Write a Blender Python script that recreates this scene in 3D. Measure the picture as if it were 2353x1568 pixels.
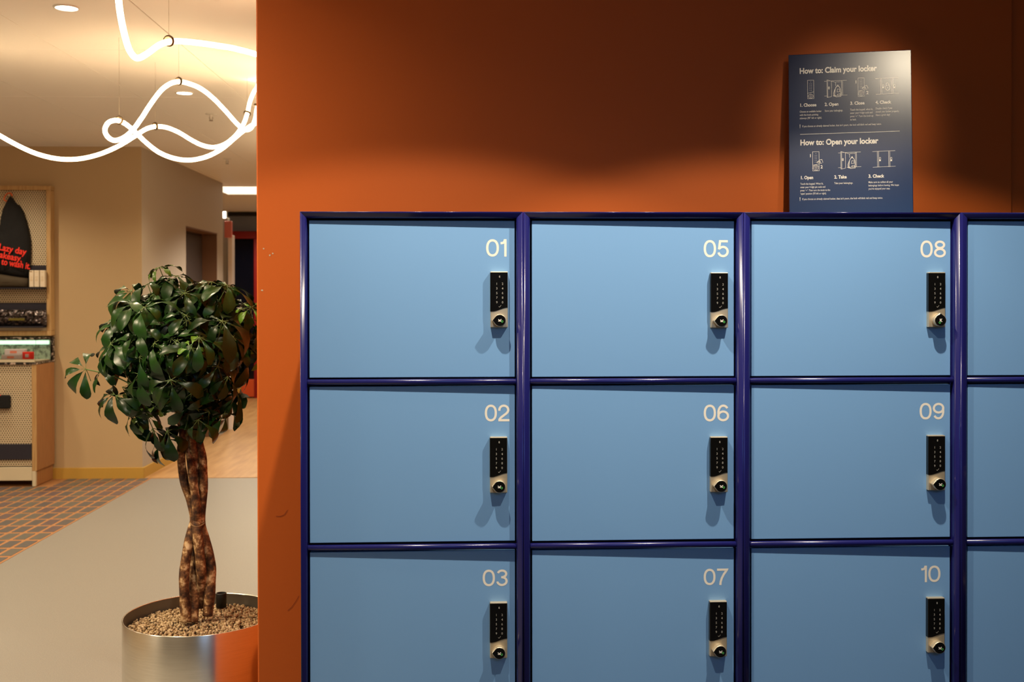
import bpy, bmesh, math, random
from mathutils import Vector, Matrix, Euler
rnd = random.Random(7)
PI = math.pi
sc = bpy.context.scene
for o in list(bpy.data.objects):
    bpy.data.objects.remove(o)
COL = sc.collection

# ------------------------------------------------------------------ camera
W_, H_, F_ = 2353.0, 1568.0, 2500.0
EYE = Vector((0, 0, 1.42))
YAW, PITCH, ROLL = math.radians(1.97), math.radians(0.40), math.radians(0.06)
fwd = Vector((math.sin(YAW) * math.cos(PITCH), math.cos(YAW) * math.cos(PITCH), -math.sin(PITCH)))
rgt = Vector((math.cos(YAW), -math.sin(YAW), 0))
upv = rgt.cross(fwd)
rgt, upv = rgt * math.cos(ROLL) - upv * math.sin(ROLL), rgt * math.sin(ROLL) + upv * math.cos(ROLL)
SHY = -(104 - F_ * math.tan(PITCH))
cam = bpy.data.cameras.new('camera')
cam.sensor_width = 36.0
cam.lens = 36.0 * F_ / W_
cam.shift_y = SHY / W_
cam.clip_end = 100
cam.dof.use_dof = True
cam.dof.focus_distance = 2.75
cam.dof.aperture_fstop = 7.0
camo = bpy.data.objects.new('camera', cam)
COL.objects.link(camo)
camo.matrix_world = Matrix(((rgt.x, upv.x, -fwd.x, EYE.x), (rgt.y, upv.y, -fwd.y, EYE.y), (rgt.z, upv.z, -fwd.z, EYE.z), (0, 0, 0, 1)))
sc.camera = camo

# ------------------------------------------------------------------ light, world, exposure
world = bpy.data.worlds.new('world')
sc.world = world
world.use_nodes = True
world.node_tree.nodes['Background'].inputs[0].default_value = (1.0, 0.75, 0.5, 1)
world.node_tree.nodes['Background'].inputs[1].default_value = 0.012
sc.view_settings.view_transform = 'Standard'
sc.view_settings.look = 'None'
sc.view_settings.exposure = 0.0
sc.view_settings.gamma = 1.0
sc.view_settings.use_curve_mapping = False
sc.cycles.use_denoising = True
sc.cycles.max_bounces = 8
sc.cycles.sample_clamp_indirect = 6.0
sc.cycles.use_light_tree = True

CEIL = 2.58
def spot(name, loc, energy, color, ang=109, blend=0.16, radius=0.015, aim=(0, 0, -1)):
    l = bpy.data.lights.new(name, 'SPOT')
    l.energy = energy; l.color = color; l.spot_size = math.radians(ang); l.spot_blend = blend
    l.shadow_soft_size = radius
    o = bpy.data.objects.new(name, l)
    COL.objects.link(o)
    o.location = loc
    o.rotation_euler = Vector(aim).to_track_quat('-Z', 'Y').to_euler()
    return o
def beam(o, power):
    """reflector lamp: its beam weakens away from the axis as cos^power"""
    l = o.data; l.use_nodes = True; nt = l.node_tree
    em = next(n for n in nt.nodes if n.type == 'EMISSION')
    tc = nt.nodes.new('ShaderNodeTexCoord'); sx = nt.nodes.new('ShaderNodeSeparateXYZ')
    ab = nt.nodes.new('ShaderNodeMath'); ab.operation = 'ABSOLUTE'
    pw = nt.nodes.new('ShaderNodeMath'); pw.operation = 'POWER'; pw.inputs[1].default_value = power
    nt.links.new(tc.outputs['Normal'], sx.inputs[0]); nt.links.new(sx.outputs[2], ab.inputs[0])
    nt.links.new(ab.outputs[0], pw.inputs[0]); nt.links.new(pw.outputs[0], em.inputs['Strength'])
    return o
LK = (1.0, 0.86, 0.66)
for x, e in ((-0.17, 152), (0.83, 176)):
    beam(spot('downlight_and_fill_lamp', (x, 1.93, CEIL - 0.005), e, LK, 115, 0.14), 2.4)
spot('cool_fill_lamp', (0.7, -1.0, 2.5), 80, (0.22, 0.52, 1.0), 66, 1.0, 0.6, (0, 3.5, -1.35))  # added unseen fill that tints the shadows on the doors blue
spot('sign_sheen_lamp', (1.14, 1.80, CEIL - 0.02), 35, (1.0, 0.84, 0.60), 25, 0.9, 0.05, (-0.07, 1.12, -0.60))  # added narrow spot that puts the sheen on the sign
WM = (1.0, 0.80, 0.54)
for x, y, e, a in ((-1.64, 0.77, 60, 84), (-1.64, 2.60, 125, 168), (-1.64, 4.43, 78, 140), (-1.65, 6.27, 100, 140), (-1.65, 8.1, 60, 140), (-3.4, 2.25, 330, 168), (-3.6, 4.43, 70, 140), (-3.6, 6.27, 95, 140), (-3.6, 7.6, 60, 140)):  # the leftmost row is added fill for walls, display and ceiling
    spot('downlight_and_fill_lamp', (x, y, CEIL - 0.02), e, WM, a, 0.6, 0.05)
spot('downlight_and_fill_lamp', (-1.25, 10.1, CEIL - 0.02), 250, (1.0, 0.86, 0.70), 140, 0.5, 0.08)  # added fill brightening the passage side wall
spot('downlight_and_fill_lamp', (-3.0, 14.2, CEIL - 0.02), 60, (1.0, 0.85, 0.66), 150, 0.5, 0.08)  # added fill brightening the blue end wall
spot('downlight_and_fill_lamp', (-2.6, 13.0, CEIL - 0.02), 150, (1.0, 0.80, 0.52), 172, 0.5, 0.08)

# ------------------------------------------------------------------ projection helpers: photo pixel -> point of the place
def ray(px, py):
    return fwd + rgt * ((px - W_ / 2) / F_) - upv * ((py - SHY - H_ / 2) / F_)
def aty(px, py, y):
    d = ray(px, py); return EYE + d * (y / d.y)
def atz(px, py, z):
    d = ray(px, py); return EYE + d * ((z - EYE.z) / d.z)
def atx(px, py, x):
    d = ray(px, py); return EYE + d * (x / d.x)
def onplane(px, py, M):
    """local point where the sight line meets the y=0 plane of the frame M"""
    Mi = M.inverted()
    o = Mi @ EYE; d = Mi.to_3x3() @ ray(px, py)
    return o + d * (-o.y / d.y)

# ------------------------------------------------------------------ materials
MATS = {}
def mat(name, color, rough=0.5, metal=0.0, noise=None, bump=None, coat=0.0, emit=None, spec=0.5, aniso=0.0, trans=0.0, ior=1.45):
    if name in MATS: return MATS[name]
    m = bpy.data.materials.new(name); m.use_nodes = True
    nt = m.node_tree; b = nt.nodes['Principled BSDF']
    b.inputs['Base Color'].default_value = (*color, 1)
    b.inputs['Roughness'].default_value = rough
    b.inputs['Metallic'].default_value = metal
    b.inputs['Specular IOR Level'].default_value = spec
    b.inputs['Coat Weight'].default_value = coat
    b.inputs['Anisotropic'].default_value = aniso
    b.inputs['Transmission Weight'].default_value = trans
    b.inputs['IOR'].default_value = ior
    if emit:
        b.inputs['Emission Color'].default_value = (*emit[0], 1)
        b.inputs['Emission Strength'].default_value = emit[1]
    if noise or bump:
        tc = nt.nodes.new('ShaderNodeTexCoord')
    if noise:   # (second colour, scale, low, high, detail, (sx,sy,sz))
        c2, scl, lo, hi, det, st = noise
        mp = nt.nodes.new('ShaderNodeMapping'); mp.inputs['Scale'].default_value = st
        n = nt.nodes.new('ShaderNodeTexNoise'); n.inputs['Scale'].default_value = scl; n.inputs['Detail'].default_value = det
        r = nt.nodes.new('ShaderNodeMapRange'); r.inputs['From Min'].default_value = lo; r.inputs['From Max'].default_value = hi
        mx = nt.nodes.new('ShaderNodeMix'); mx.data_type = 'RGBA'
        mx.inputs[6].default_value = (*color, 1); mx.inputs[7].default_value = (*c2, 1)
        nt.links.new(tc.outputs['Object'], mp.inputs[0]); nt.links.new(mp.outputs[0], n.inputs['Vector'])
        nt.links.new(n.outputs['Fac'], r.inputs['Value']); nt.links.new(r.outputs[0], mx.inputs[0])
        nt.links.new(mx.outputs[2], b.inputs['Base Color'])
    if bump:    # (scale, strength, distance)
        n = nt.nodes.new('ShaderNodeTexNoise'); n.inputs['Scale'].default_value = bump[0]; n.inputs['Detail'].default_value = 3
        bp = nt.nodes.new('ShaderNodeBump'); bp.inputs['Strength'].default_value = bump[1]; bp.inputs['Distance'].default_value = bump[2]
        nt.links.new(tc.outputs['Object'], n.inputs['Vector']); nt.links.new(n.outputs['Fac'], bp.inputs['Height'])
        nt.links.new(bp.outputs[0], b.inputs['Normal'])
    MATS[name] = m
    return m

M_ORANGE = mat('orange_paint', (0.56, 0.112, 0.011), 0.62, bump=(900, 0.12, 0.0006), spec=0.35)
M_DOOR = mat('light_blue_lacquer', (0.175, 0.365, 0.66), 0.50, bump=(1400, 0.06, 0.0003), spec=0.9)
M_FRAME = mat('navy_lacquer', (0.010, 0.0105, 0.100), 0.21, spec=0.5)
M_GAP = mat('dark_navy_inside', (0.003, 0.003, 0.008), 0.7)
M_WHITE = mat('white_vinyl_print', (0.86, 0.80, 0.70), 0.5)
M_CEIL = mat('ceiling_paint', (0.90, 0.87, 0.82), 0.6, bump=(300, 0.05, 0.0005), spec=0.3)
M_TAN = mat('tan_paint', (0.50, 0.37, 0.215), 0.6, bump=(500, 0.08, 0.0006), spec=0.3)
M_TAN_COOL = mat('tan_paint_cool_lit', (0.47, 0.405, 0.325), 0.6, bump=(500, 0.08, 0.0006), spec=0.3)  # the tan paint again, cooler light of the passage mixed into its colour
M_DIM = mat('plain_room_paint', (0.25, 0.21, 0.17), 0.7)
M_FLOOR = mat('grey_vinyl', (0.245, 0.238, 0.222), 0.42, noise=((0.33, 0.318, 0.29), 260, 0.5, 0.72, 2, (1, 1, 1)), spec=0.4)
M_GROUT = mat('orange_grout', (0.38, 0.185, 0.075), 0.6)
M_TILES = [mat('slate_tile', (0.105, 0.10, 0.10), 0.45), mat('plum_tile', (0.125, 0.095, 0.098), 0.45), mat('grey_tile', (0.125, 0.12, 0.105), 0.45)]
M_WOODF = mat('wood_floor', (0.55, 0.33, 0.14), 0.38, noise=((0.40, 0.21, 0.08), 3.0, 0.35, 0.7, 5, (6, 0.7, 1)))
M_OCHRE = mat('ochre_baseboard', (0.50, 0.30, 0.055), 0.5)
M_OAK = mat('oak', (0.52, 0.34, 0.155), 0.45, noise=((0.42, 0.25, 0.10), 9, 0.4, 0.7, 5, (8, 8, 0.7)))
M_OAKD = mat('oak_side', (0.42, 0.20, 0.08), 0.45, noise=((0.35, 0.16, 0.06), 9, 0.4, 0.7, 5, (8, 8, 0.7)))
M_CREAM = mat('cream_lacquer', (0.62, 0.55, 0.40), 0.5)
M_NAVYCLOTH = mat('navy_felt', (0.022, 0.02, 0.032), 0.85)
M_BLACKBAG = mat('black_fabric', (0.008, 0.008, 0.009), 0.95, bump=(60, 0.35, 0.01))
M_RED = mat('red_print', (0.80, 0.03, 0.015), 0.6)
M_CORD = mat('orange_cord', (0.85, 0.12, 0.02), 0.7)
M_STEEL = mat('brushed_steel', (0.80, 0.77, 0.70), 0.27, 1.0, noise=((0.70, 0.67, 0.61), 14, 0.35, 0.65, 4, (1, 1, 60)), aniso=0.75)
M_STEEL.node_tree.nodes['Principled BSDF'].inputs['Anisotropic Rotation'].default_value = 0.25
M_LOCKSTEEL = mat('satin_nickel', (0.66, 0.56, 0.40), 0.40, 0.72)
M_GLASSBLK = mat('black_glass', (0.004, 0.004, 0.004), 0.16, spec=0.4)
M_BLACK = mat('matt_black', (0.006, 0.006, 0.006), 0.5)
M_DIGIT = mat('pale_digit_print', (0.36, 0.34, 0.30), 0.6)
M_GREEN = mat('green_print', (0.10, 0.62, 0.12), 0.5)
M_SIGN = mat('navy_sign_laminate', (0.005, 0.014, 0.062), 0.27, spec=0.9)
M_LINE = mat('cream_sign_print', (0.90, 0.84, 0.72), 0.27, spec=0.9)
M_TUBE = mat('neon_tube', (1, 0.9, 0.75), 0.4, emit=((1.0, 0.70, 0.39), 23.0))
M_RING = mat('bronze_ring', (0.10, 0.07, 0.04), 0.35, 1.0)
M_WIRE = mat('steel_wire', (0.30, 0.25, 0.18), 0.4, 0.6)
M_LENS = mat('downlight_lens', (1, 1, 1), 0.4, emit=((1.0, 0.86, 0.66), 14.0))
M_TRIM = mat('white_trim', (0.75, 0.72, 0.66), 0.4)
M_BARK = mat('bark', (0.155, 0.075, 0.03), 0.8, bump=(70, 0.5, 0.006))
M_GRAVEL = [mat('gravel_tan', (0.30, 0.205, 0.10), 0.85), mat('gravel_pale', (0.46, 0.34, 0.20), 0.85), mat('gravel_brown', (0.15, 0.088, 0.038), 0.85)]
M_SOIL = mat('potting_soil', (0.05, 0.03, 0.015), 0.95)
M_STEM = mat('leaf_stalk', (0.10, 0.16, 0.04), 0.6)
M_TIE = mat('twine', (0.20, 0.11, 0.05), 0.9)
M_DKBLUE = mat('dusk_blue_paint', (0.26, 0.31, 0.43), 0.5)
M_REDF = mat('red_lacquer', (0.24, 0.008, 0.008), 0.35)
M_REDPANEL = mat('red_orange_panel', (0.62, 0.085, 0.02), 0.45)
M_DARKGLASS = mat('dark_glass', (0.003, 0.004, 0.010), 0.10)
M_DOORBRN = mat('brown_door', (0.075, 0.058, 0.052), 0.5)
M_PINK = mat('pink_sign', (0.62, 0.17, 0.14), 0.5)
M_MINTLIT = mat('mint_backlight', (0.4, 0.6, 0.48), 0.5, emit=((0.62, 1.0, 0.72), 1.1))
M_MINT = mat('mint_panel', (0.30, 0.42, 0.33), 0.45, noise=((0.10, 0.14, 0.11), 40, 0.42, 0.6, 3, (1, 1, 1)))
M_TERR = mat('black_terrazzo', (0.02, 0.018, 0.018), 0.25, noise=((0.50, 0.40, 0.34), 55, 0.54, 0.60, 3, (1, 1, 1)))
M_FOIL = mat('dark_foil', (0.10, 0.085, 0.085), 0.10, 0.9, bump=(22, 1.0, 0.03))
M_CARD = mat('cream_carton', (0.75, 0.66, 0.52), 0.6)
M_CLEAR = mat('clear_glass', (1, 1, 1), 0.0, trans=1.0, ior=1.02)
M_GREYPOST = mat('grey_post', (0.40, 0.38, 0.33), 0.4)
M_PALEPOST = mat('pale_glossy_post', (0.85, 0.76, 0.70), 0.15)
M_CHIP = mat('bare_plaster', (0.55, 0.42, 0.30), 0.8)
M_SCRATCH = mat('scratch_in_paint', (0.26, 0.035, 0.004), 0.7)

def bark_nodes():
    nt = M_BARK.node_tree; b = nt.nodes['Principled BSDF']
    tc = nt.nodes.new('ShaderNodeTexCoord')
    n1 = nt.nodes.new('ShaderNodeTexNoise'); n1.inputs['Scale'].default_value = 34; n1.inputs['Detail'].default_value = 5
    n2 = nt.nodes.new('ShaderNodeTexNoise'); n2.inputs['Scale'].default_value = 120; n2.inputs['Detail'].default_value = 3
    r1 = nt.nodes.new('ShaderNodeValToRGB')
    e = r1.color_ramp.elements
    e[0].position = 0.36; e[0].color = (0.030, 0.011, 0.004, 1)
    e[1].position = 0.76; e[1].color = (0.62, 0.46, 0.28, 1)
    for p, c in ((0.48, (0.105, 0.042, 0.014, 1)), (0.565, (0.22, 0.105, 0.036, 1)), (0.63, (0.46, 0.30, 0.15, 1))):
        q = e.new(p); q.color = c
    ad = nt.nodes.new('ShaderNodeMath'); ad.operation = 'MULTIPLY_ADD'; ad.inputs[1].default_value = 0.34
    nt.links.new(tc.outputs['Object'], n1.inputs['Vector']); nt.links.new(tc.outputs['Object'], n2.inputs['Vector'])
    sb = nt.nodes.new('ShaderNodeMath'); sb.operation = 'SUBTRACT'; sb.inputs[1].default_value = 0.5
    nt.links.new(n2.outputs['Fac'], sb.inputs[0])
    nt.links.new(sb.outputs[0], ad.inputs[0]); nt.links.new(n1.outputs['Fac'], ad.inputs[2])
    nt.links.new(ad.outputs[0], r1.inputs['Fac']); nt.links.new(r1.outputs[0], b.inputs['Base Color'])
bark_nodes()

def peg_material(name, plane, pitch=0.0183, row=0.0155, rad=0.0050):
    m = bpy.data.materials.new(name); m.use_nodes = True
    nt = m.node_tree; b = nt.nodes['Principled BSDF']; b.inputs['Roughness'].default_value = 0.5
    tc = nt.nodes.new('ShaderNodeTexCoord'); sp = nt.nodes.new('ShaderNodeSeparateXYZ')
    nt.links.new(tc.outputs['Object'], sp.inputs[0])
    def mth(op, a, c=None):
        n = nt.nodes.new('ShaderNodeMath'); n.operation = op
        for i, v in enumerate((a, c)):
            if v is None: continue
            if isinstance(v, (int, float)): n.inputs[i].default_value = v
            else: nt.links.new(v, n.inputs[i])
        return n.outputs[0]
    def dist(off):
        u = mth('SUBTRACT', mth('FRACT', mth('ADD', mth('DIVIDE', sp.outputs[0], pitch), off)), 0.5)
        v = mth('SUBTRACT', mth('FRACT', mth('ADD', mth('DIVIDE', sp.outputs[2], row * 2), off)), 0.5)
        u = mth('MULTIPLY', u, pitch); v = mth('MULTIPLY', v, row * 2)
        return mth('SQRT', mth('ADD', mth('MULTIPLY', u, u), mth('MULTIPLY', v, v)))
    d = mth('MINIMUM', dist(0.0), dist(0.5))
    f = mth('LESS_THAN', d, rad)
    mx = nt.nodes.new('ShaderNodeMix'); mx.data_type = 'RGBA'
    mx.inputs[6].default_value = (0.60, 0.50, 0.34, 1); mx.inputs[7].default_value = (0.02, 0.015, 0.01, 1)
    nt.links.new(f, mx.inputs[0]); nt.links.new(mx.outputs[2], b.inputs['Base Color'])
    return m
M_PEG = peg_material('perforated_cream_board', 'xz')

def leaf_material(name, c):
    m = bpy.data.materials.new(name); m.use_nodes = True
    nt = m.node_tree; b = nt.nodes['Principled BSDF']
    b.inputs['Roughness'].default_value = 0.34; b.inputs['Specular IOR Level'].default_value = 0.34
    oi = nt.nodes.new('ShaderNodeObjectInfo'); hs = nt.nodes.new('ShaderNodeHueSaturation')
    mr = nt.nodes.new('ShaderNodeMapRange'); mr.inputs['To Min'].default_value = 0.45; mr.inputs['To Max'].default_value = 1.3
    hs.inputs['Color'].default_value = (*c, 1)
    nt.links.new(oi.outputs['Random'], mr.inputs['Value']); nt.links.new(mr.outputs[0], hs.inputs['Value'])
    nt.links.new(hs.outputs[0], b.inputs['Base Color'])
    return m
M_LEAF = leaf_material('dark_green_leaf', (0.010, 0.042, 0.005))
M_LEAFY = leaf_material('young_green_leaf', (0.10, 0.21, 0.022))

# ------------------------------------------------------------------ mesh helpers
def link(name, me, parent=None, loc=None, rot=None):
    o = bpy.data.objects.new(name, me); COL.objects.link(o)
    if parent is not None: o.parent = parent
    if loc is not None: o.location = loc
    if rot is not None: o.rotation_euler = rot
    return o
def tag(o, label=None, cat=None, group=None, kind=None):
    if label: o['label'] = label
    if cat: o['category'] = cat
    if group: o['group'] = group
    if kind: o['kind'] = kind
    return o
def thing(name, label, cat, loc=(0, 0, 0), rot=(0, 0, 0), group=None):
    o = link(name, None, None, loc, rot); o.empty_display_size = 0.1
    return tag(o, label, cat, group)
def mesh(name, verts, faces, mats, smooth=False, fm=None):
    me = bpy.data.meshes.new(name); me.from_pydata([tuple(v) for v in verts], [], faces)
    for m in (mats if isinstance(mats, (list, tuple)) else [mats]): me.materials.append(m)
    if fm: me.polygons.foreach_set('material_index', fm)
    if smooth: me.polygons.foreach_set('use_smooth', [True] * len(me.polygons))
    me.update(); return me
def boxmesh(name, lo, hi, m, bevel=0.0, seg=2):
    bm = bmesh.new(); bmesh.ops.create_cube(bm, size=1)
    lo, hi = Vector(lo), Vector(hi)
    for v in bm.verts:
        v.co = Vector((lo[i] if v.co[i] < 0 else hi[i] for i in range(3)))
    if bevel: bmesh.ops.bevel(bm, geom=bm.edges[:], offset=bevel, segments=seg, profile=0.5, affect='EDGES')
    me = bpy.data.meshes.new(name); bm.to_mesh(me); bm.free(); me.materials.append(m)
    return me
def box(name, lo, hi, m, parent=None, bevel=0.0, seg=2, kind=None):
    """box given in the parent's frame"""
    o = link(name, boxmesh(name, lo, hi, m, bevel, seg), parent)
    if kind: o['kind'] = kind
    return o
def catmull(pts, n=8, closed=False):
    P = [Vector(p) for p in pts]; out = []
    N = len(P); rng = range(N if closed else N - 1)
    for i in rng:
        a, b, c, d = (P[(i - 1) % N] if closed or i > 0 else P[0], P[i], P[(i + 1) % N], P[(i + 2) % N] if closed or i + 2 < N else P[-1])
        for k in range(n):
            t = k / n
            out.append(0.5 * ((2 * b) + (c - a) * t + (2 * a - 5 * b + 4 * c - d) * t * t + (3 * b - a - 3 * c + d) * t ** 3))
    if not closed: out.append(P[-1])
    return out
def tube_geo(path, rad, sides=10, cap=True):
    """path of Vectors, rad number or list -> verts, faces"""
    vs, fs = [], []
    n = len(path); nrm = None
    for i, p in enumerate(path):
        t = (path[min(i + 1, n - 1)] - path[max(i - 1, 0)])
        t = t.normalized() if t.length > 1e-9 else Vector((0, 0, 1))
        if nrm is None:
            nrm = t.orthogonal().normalized()
        else:
            nrm = (nrm - t * nrm.dot(t)).normalized()
        bn = t.cross(nrm)
        r = rad[i] if isinstance(rad, (list, tuple)) else rad
        for k in range(sides):
            a = 2 * PI * k / sides
            vs.append(p + (nrm * math.cos(a) + bn * math.sin(a)) * r)
    for i in range(n - 1):
        for k in range(sides):
            fs.append((i * sides + k, i * sides + (k + 1) % sides, (i + 1) * sides + (k + 1) % sides, (i + 1) * sides + k))
    if cap:
        fs.append(tuple(range(sides))[::-1]); fs.append(tuple((n - 1) * sides + k for k in range(sides)))
    return vs, fs
def tube(name, path, rad, m, parent=None, sides=10):
    v, f = tube_geo([Vector(p) for p in path], rad, sides)
    return link(name, mesh(name, v, f, m, True), parent)
def lathe_geo(prof, sides=48):
    vs, fs = [], []
    for r, z in prof:
        for k in range(sides):
            a = 2 * PI * k / sides; vs.append((r * math.cos(a), r * math.sin(a), z))
    for i in range(len(prof) - 1):
        for k in range(sides):
            fs.append((i * sides + k, i * sides + (k + 1) % sides, (i + 1) * sides + (k + 1) % sides, (i + 1) * sides + k))
    return vs, fs
def lathe(name, prof, m, parent=None, loc=None, sides=48, rot=None, smooth=True):
    v, f = lathe_geo(prof, sides)
    return link(name, mesh(name, v, f, m, smooth), parent, loc, rot)
def ribbon_geo(pts, w, closed=False, y=0.0, vs=None, fs=None):
    """flat stroke of width w along 2-D pts (x,z), facing -y"""
    vs = [] if vs is None else vs; fs = [] if fs is None else fs
    P = [Vector((p[0], p[1])) for p in pts]; n = len(P); base = len(vs)
    for i in range(n):
        a = P[i - 1] if (i > 0 or closed) else None
        c = P[(i + 1) % n] if (i < n - 1 or closed) else None
        d1 = (P[i] - a).normalized() if a is not None else None
        d2 = (c - P[i]).normalized() if c is not None else None
        if d1 is None: d1 = d2
        if d2 is None: d2 = d1
        t = (d1 + d2); t = t.normalized() if t.length > 1e-6 else d1
        nn = Vector((-t.y, t.x)); k = max(0.35, nn.dot(Vector((-d1.y, d1.x))))
        off = nn * (w / 2 / k)
        vs.append((P[i].x + off.x, y, P[i].y + off.y)); vs.append((P[i].x - off.x, y, P[i].y - off.y))
    for i in range(n if closed else n - 1):
        a, b = base + 2 * i, base + 2 * ((i + 1) % n)
        fs.append((a, a + 1, b + 1, b))
    return vs, fs
def ribbons(name, strokes, m, parent, y=0.0):
    """strokes: list of (pts, width, closed)"""
    vs, fs = [], []
    for pts, w, cl in strokes: ribbon_geo(pts, w, cl, y, vs, fs)
    return link(name, mesh(name, vs, fs, m), parent)
def arc(cx, cy, a, b, t0, t1, n=16, ex=2.0):
    out = []
    for i in range(n + 1):
        t = math.radians(t0 + (t1 - t0) * i / n); c, s = math.cos(t), math.sin(t)
        out.append((cx + a * math.copysign(abs(c) ** (2 / ex), c), cy + b * math.copysign(abs(s) ** (2 / ex), s)))
    return out
def text_mesh(name, body, size, m, bold=0.0, align='LEFT', line=1.0, spacing=1.0, xs=1.0):
    cu = bpy.data.curves.new(name, 'FONT'); cu.body = body; cu.size = size; cu.align_x = align
    cu.offset = bold; cu.space_line = line; cu.space_character = spacing; cu.resolution_u = 3
    o = bpy.data.objects.new(name, cu); COL.objects.link(o)
    dg = bpy.context.evaluated_depsgraph_get()
    me = bpy.data.meshes.new_from_object(o.evaluated_get(dg))
    bpy.data.objects.remove(o); bpy.data.curves.remove(cu)
    me.transform(Matrix.Rotation(PI / 2, 4, 'X') @ Matrix.Diagonal((xs, 1, 1, 1)))
    me.materials.clear(); me.materials.append(m); me.name = name
    return me

# ================================================================== THE SETTING
WALLY = 3.05
YF = 8.55                    # back wall of the lobby
XS = atz(328, 1100, 0).x     # side wall of the passage
YE = 15.3                    # far end
yq = atx(512, 420, XS).y     # end of the passage side wall
XT = -2.515                  # edge of the tiled strip

floor = box('floor', (-6, -2.6, -0.12), (3.2, 16, 0.0), M_FLOOR, kind='structure')
box('bounce_absorber', (-0.3, -2.6, 0.0), (3.2, WALLY, 0.006), mat('dark_bounce_absorber', (0.03, 0.03, 0.045), 0.95), floor)  # added unseen dark sheet that cuts light bouncing up to the doors
box('wood_floor', (-6, YF, 0.0), (2.2, 16, 0.004), M_WOODF, floor)
box('grout_bed', (-5.6, 4.6, 0.0), (XT, YF, 0.002), M_GROUT, floor)
tile_me = [boxmesh('tile', (0.012, 0.020, 0.0015), (0.0795, 0.180, 0.005), m, 0.0012, 1) for m in M_TILES]
TW, TL = 0.0915, 0.2
rest_v, rest_f = [], []
def tile_at(x0, y0, ly=1.0):
    cx, cy = x0 + TW / 2, y0 + TL / 2
    if y0 > 8.16 and x0 < -3.22: return                      # under the shop display
    d = Vector((cx, cy, 0)) - EYE
    px = W_ / 2 + F_ * d.dot(rgt) / d.dot(fwd)
    if px > -34:                                             # the tiles the photo shows, one by one
        o = link('tile', rnd.choice(tile_me), floor, (x0, y0, 0)); o.scale = (1, ly, 1)
    else:                                                    # the field goes on to the left
        b = len(rest_v)
        rest_v.extend([(x0 + a, y0 + c * ly, z) for z in (0.0015, 0.005) for a, c in ((0.012, 0.02), (0.0795, 0.02), (0.0795, 0.18), (0.012, 0.18))])
        rest_f.extend([(b + 4, b + 5, b + 6, b + 7)] + [(b + k, b + (k + 1) % 4, b + 4 + (k + 1) % 4, b + 4 + k) for k in range(4)])
for i in range(33):
    for j in range(19):
        tile_at(XT - 0.003 - (i + 1) * TW, 8.40 - (j + 1) * TL)
    tile_at(XT - 0.003 - (i + 1) * TW, 8.40, 0.72)
tag(link('outlying_tiles', mesh('outlying_tiles', rest_v, rest_f, M_TILES[0]), floor), kind='stuff')

ceiling = box('ceiling', (-6, -2.6, CEIL + 0.006), (3.2, 16, CEIL + 0.15), M_CEIL, kind='structure')
ys = [atz(137, 114, CEIL).y, atz(83, 221, CEIL).y, atz(200, 296, CEIL).y]
y1 = ys[0]; dy = (ys[2] - ys[0]) / 2
x1 = -1.949
for i in range(-5, 3):
    for j in range(-2, 5):
        xa, xb = x1 + 0.598 * i, x1 + 0.598 * (i + 1)
        ya, yb = y1 + dy * j, y1 + dy * (j + 1)
        box('ceiling_panel', (xa + 0.002, ya + 0.002, CEIL), (xb - 0.002, yb - 0.002, CEIL + 0.0055), M_CEIL, ceiling, 0.0012, 1)

wall_back = box('wall_back', (-0.606, WALLY, 0), (1.531, 4.55, CEIL), M_ORANGE, None, 0.004, 2, 'structure')
box('wall_right', (1.533, WALLY + 0.014, 0), (3.2, 4.55, CEIL), M_ORANGE, None, 0.004, 2, 'structure')
box('wall_far', (-6, YF, 0), (XS, YF + 0.25, CEIL), M_TAN, None, 0, 2, 'structure')
# passage side wall with a recessed doorway
ya, yb = atx(427, 520, XS).y, atx(499, 536, XS).y
zt = atx(427, 519, XS).z
wall_side = box('wall_side', (XS - 0.15, YF + 0.25, 0), (XS, ya, CEIL), M_TAN_COOL, None, 0, 2, 'structure')
box('wall_pier', (XS - 0.15, yb, 0), (XS, yq, CEIL), M_TAN_COOL, wall_side)
box('wall_lintel', (XS - 0.15, ya, zt), (XS, yb, CEIL), M_TAN_COOL, wall_side)
box('wall_return', (XS, YF + 0.0, 0), (XS + 0.0005, YF + 0.25, CEIL), M_TAN_COOL, wall_side)
M_JAMB = mat('brown_jamb', (0.17, 0.082, 0.04), 0.5)
box('jamb_lining', (XS - 0.149, yb - 0.012, 0), (XS - 0.002, yb + 0.002, zt), M_JAMB, wall_side)
box('head_lining', (XS - 0.149, ya, zt - 0.012), (XS - 0.002, yb, zt + 0.002), M_JAMB, wall_side)
box('jamb_lining', (XS - 0.149, ya - 0.002, 0), (XS - 0.002, ya + 0.012, zt), M_JAMB, wall_side)
door = box('door_1', (XS - 0.20, ya, 0.01), (XS - 0.15, yb, zt), M_DOORBRN, kind='structure')
tag(box('door_leaf', (XS - 0.155, ya + 0.03, 0.02), (XS - 0.142, yb - 0.03, zt - 0.03), M_DOORBRN, door, 0.004, 1))
box('wall_end', (-6, YE, 0), (3.2, YE + 0.2, CEIL), M_DKBLUE, kind='structure')
box('shadow_gap_strip', (-6, YE - 0.14, CEIL - 0.045), (3.2, YE, CEIL), M_BLACK, kind='structure')  # black strip standing in for the dark shadow gap under the ceiling
box('wall_left', (-6.2, -2.6, 0), (-6, 16, CEIL), M_TAN, kind='structure')
box('wall_front', (-6, -2.8, 0), (3.2, -2.6, CEIL), M_DIM, kind='structure')
box('wall_east', (3.2, -2.6, 0), (3.4, 16, CEIL), M_DIM, kind='structure')
box('baseboard_far', (atz(126, 1100, 0).x - 0.02, YF - 0.014, 0), (XS + 0.014, YF, 0.088), M_OCHRE, None, 0.003, 1, 'structure')
box('baseboard_side', (XS, YF, 0), (XS + 0.014, ya, 0.088), M_OCHRE, None, 0.003, 1, 'structure')

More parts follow.
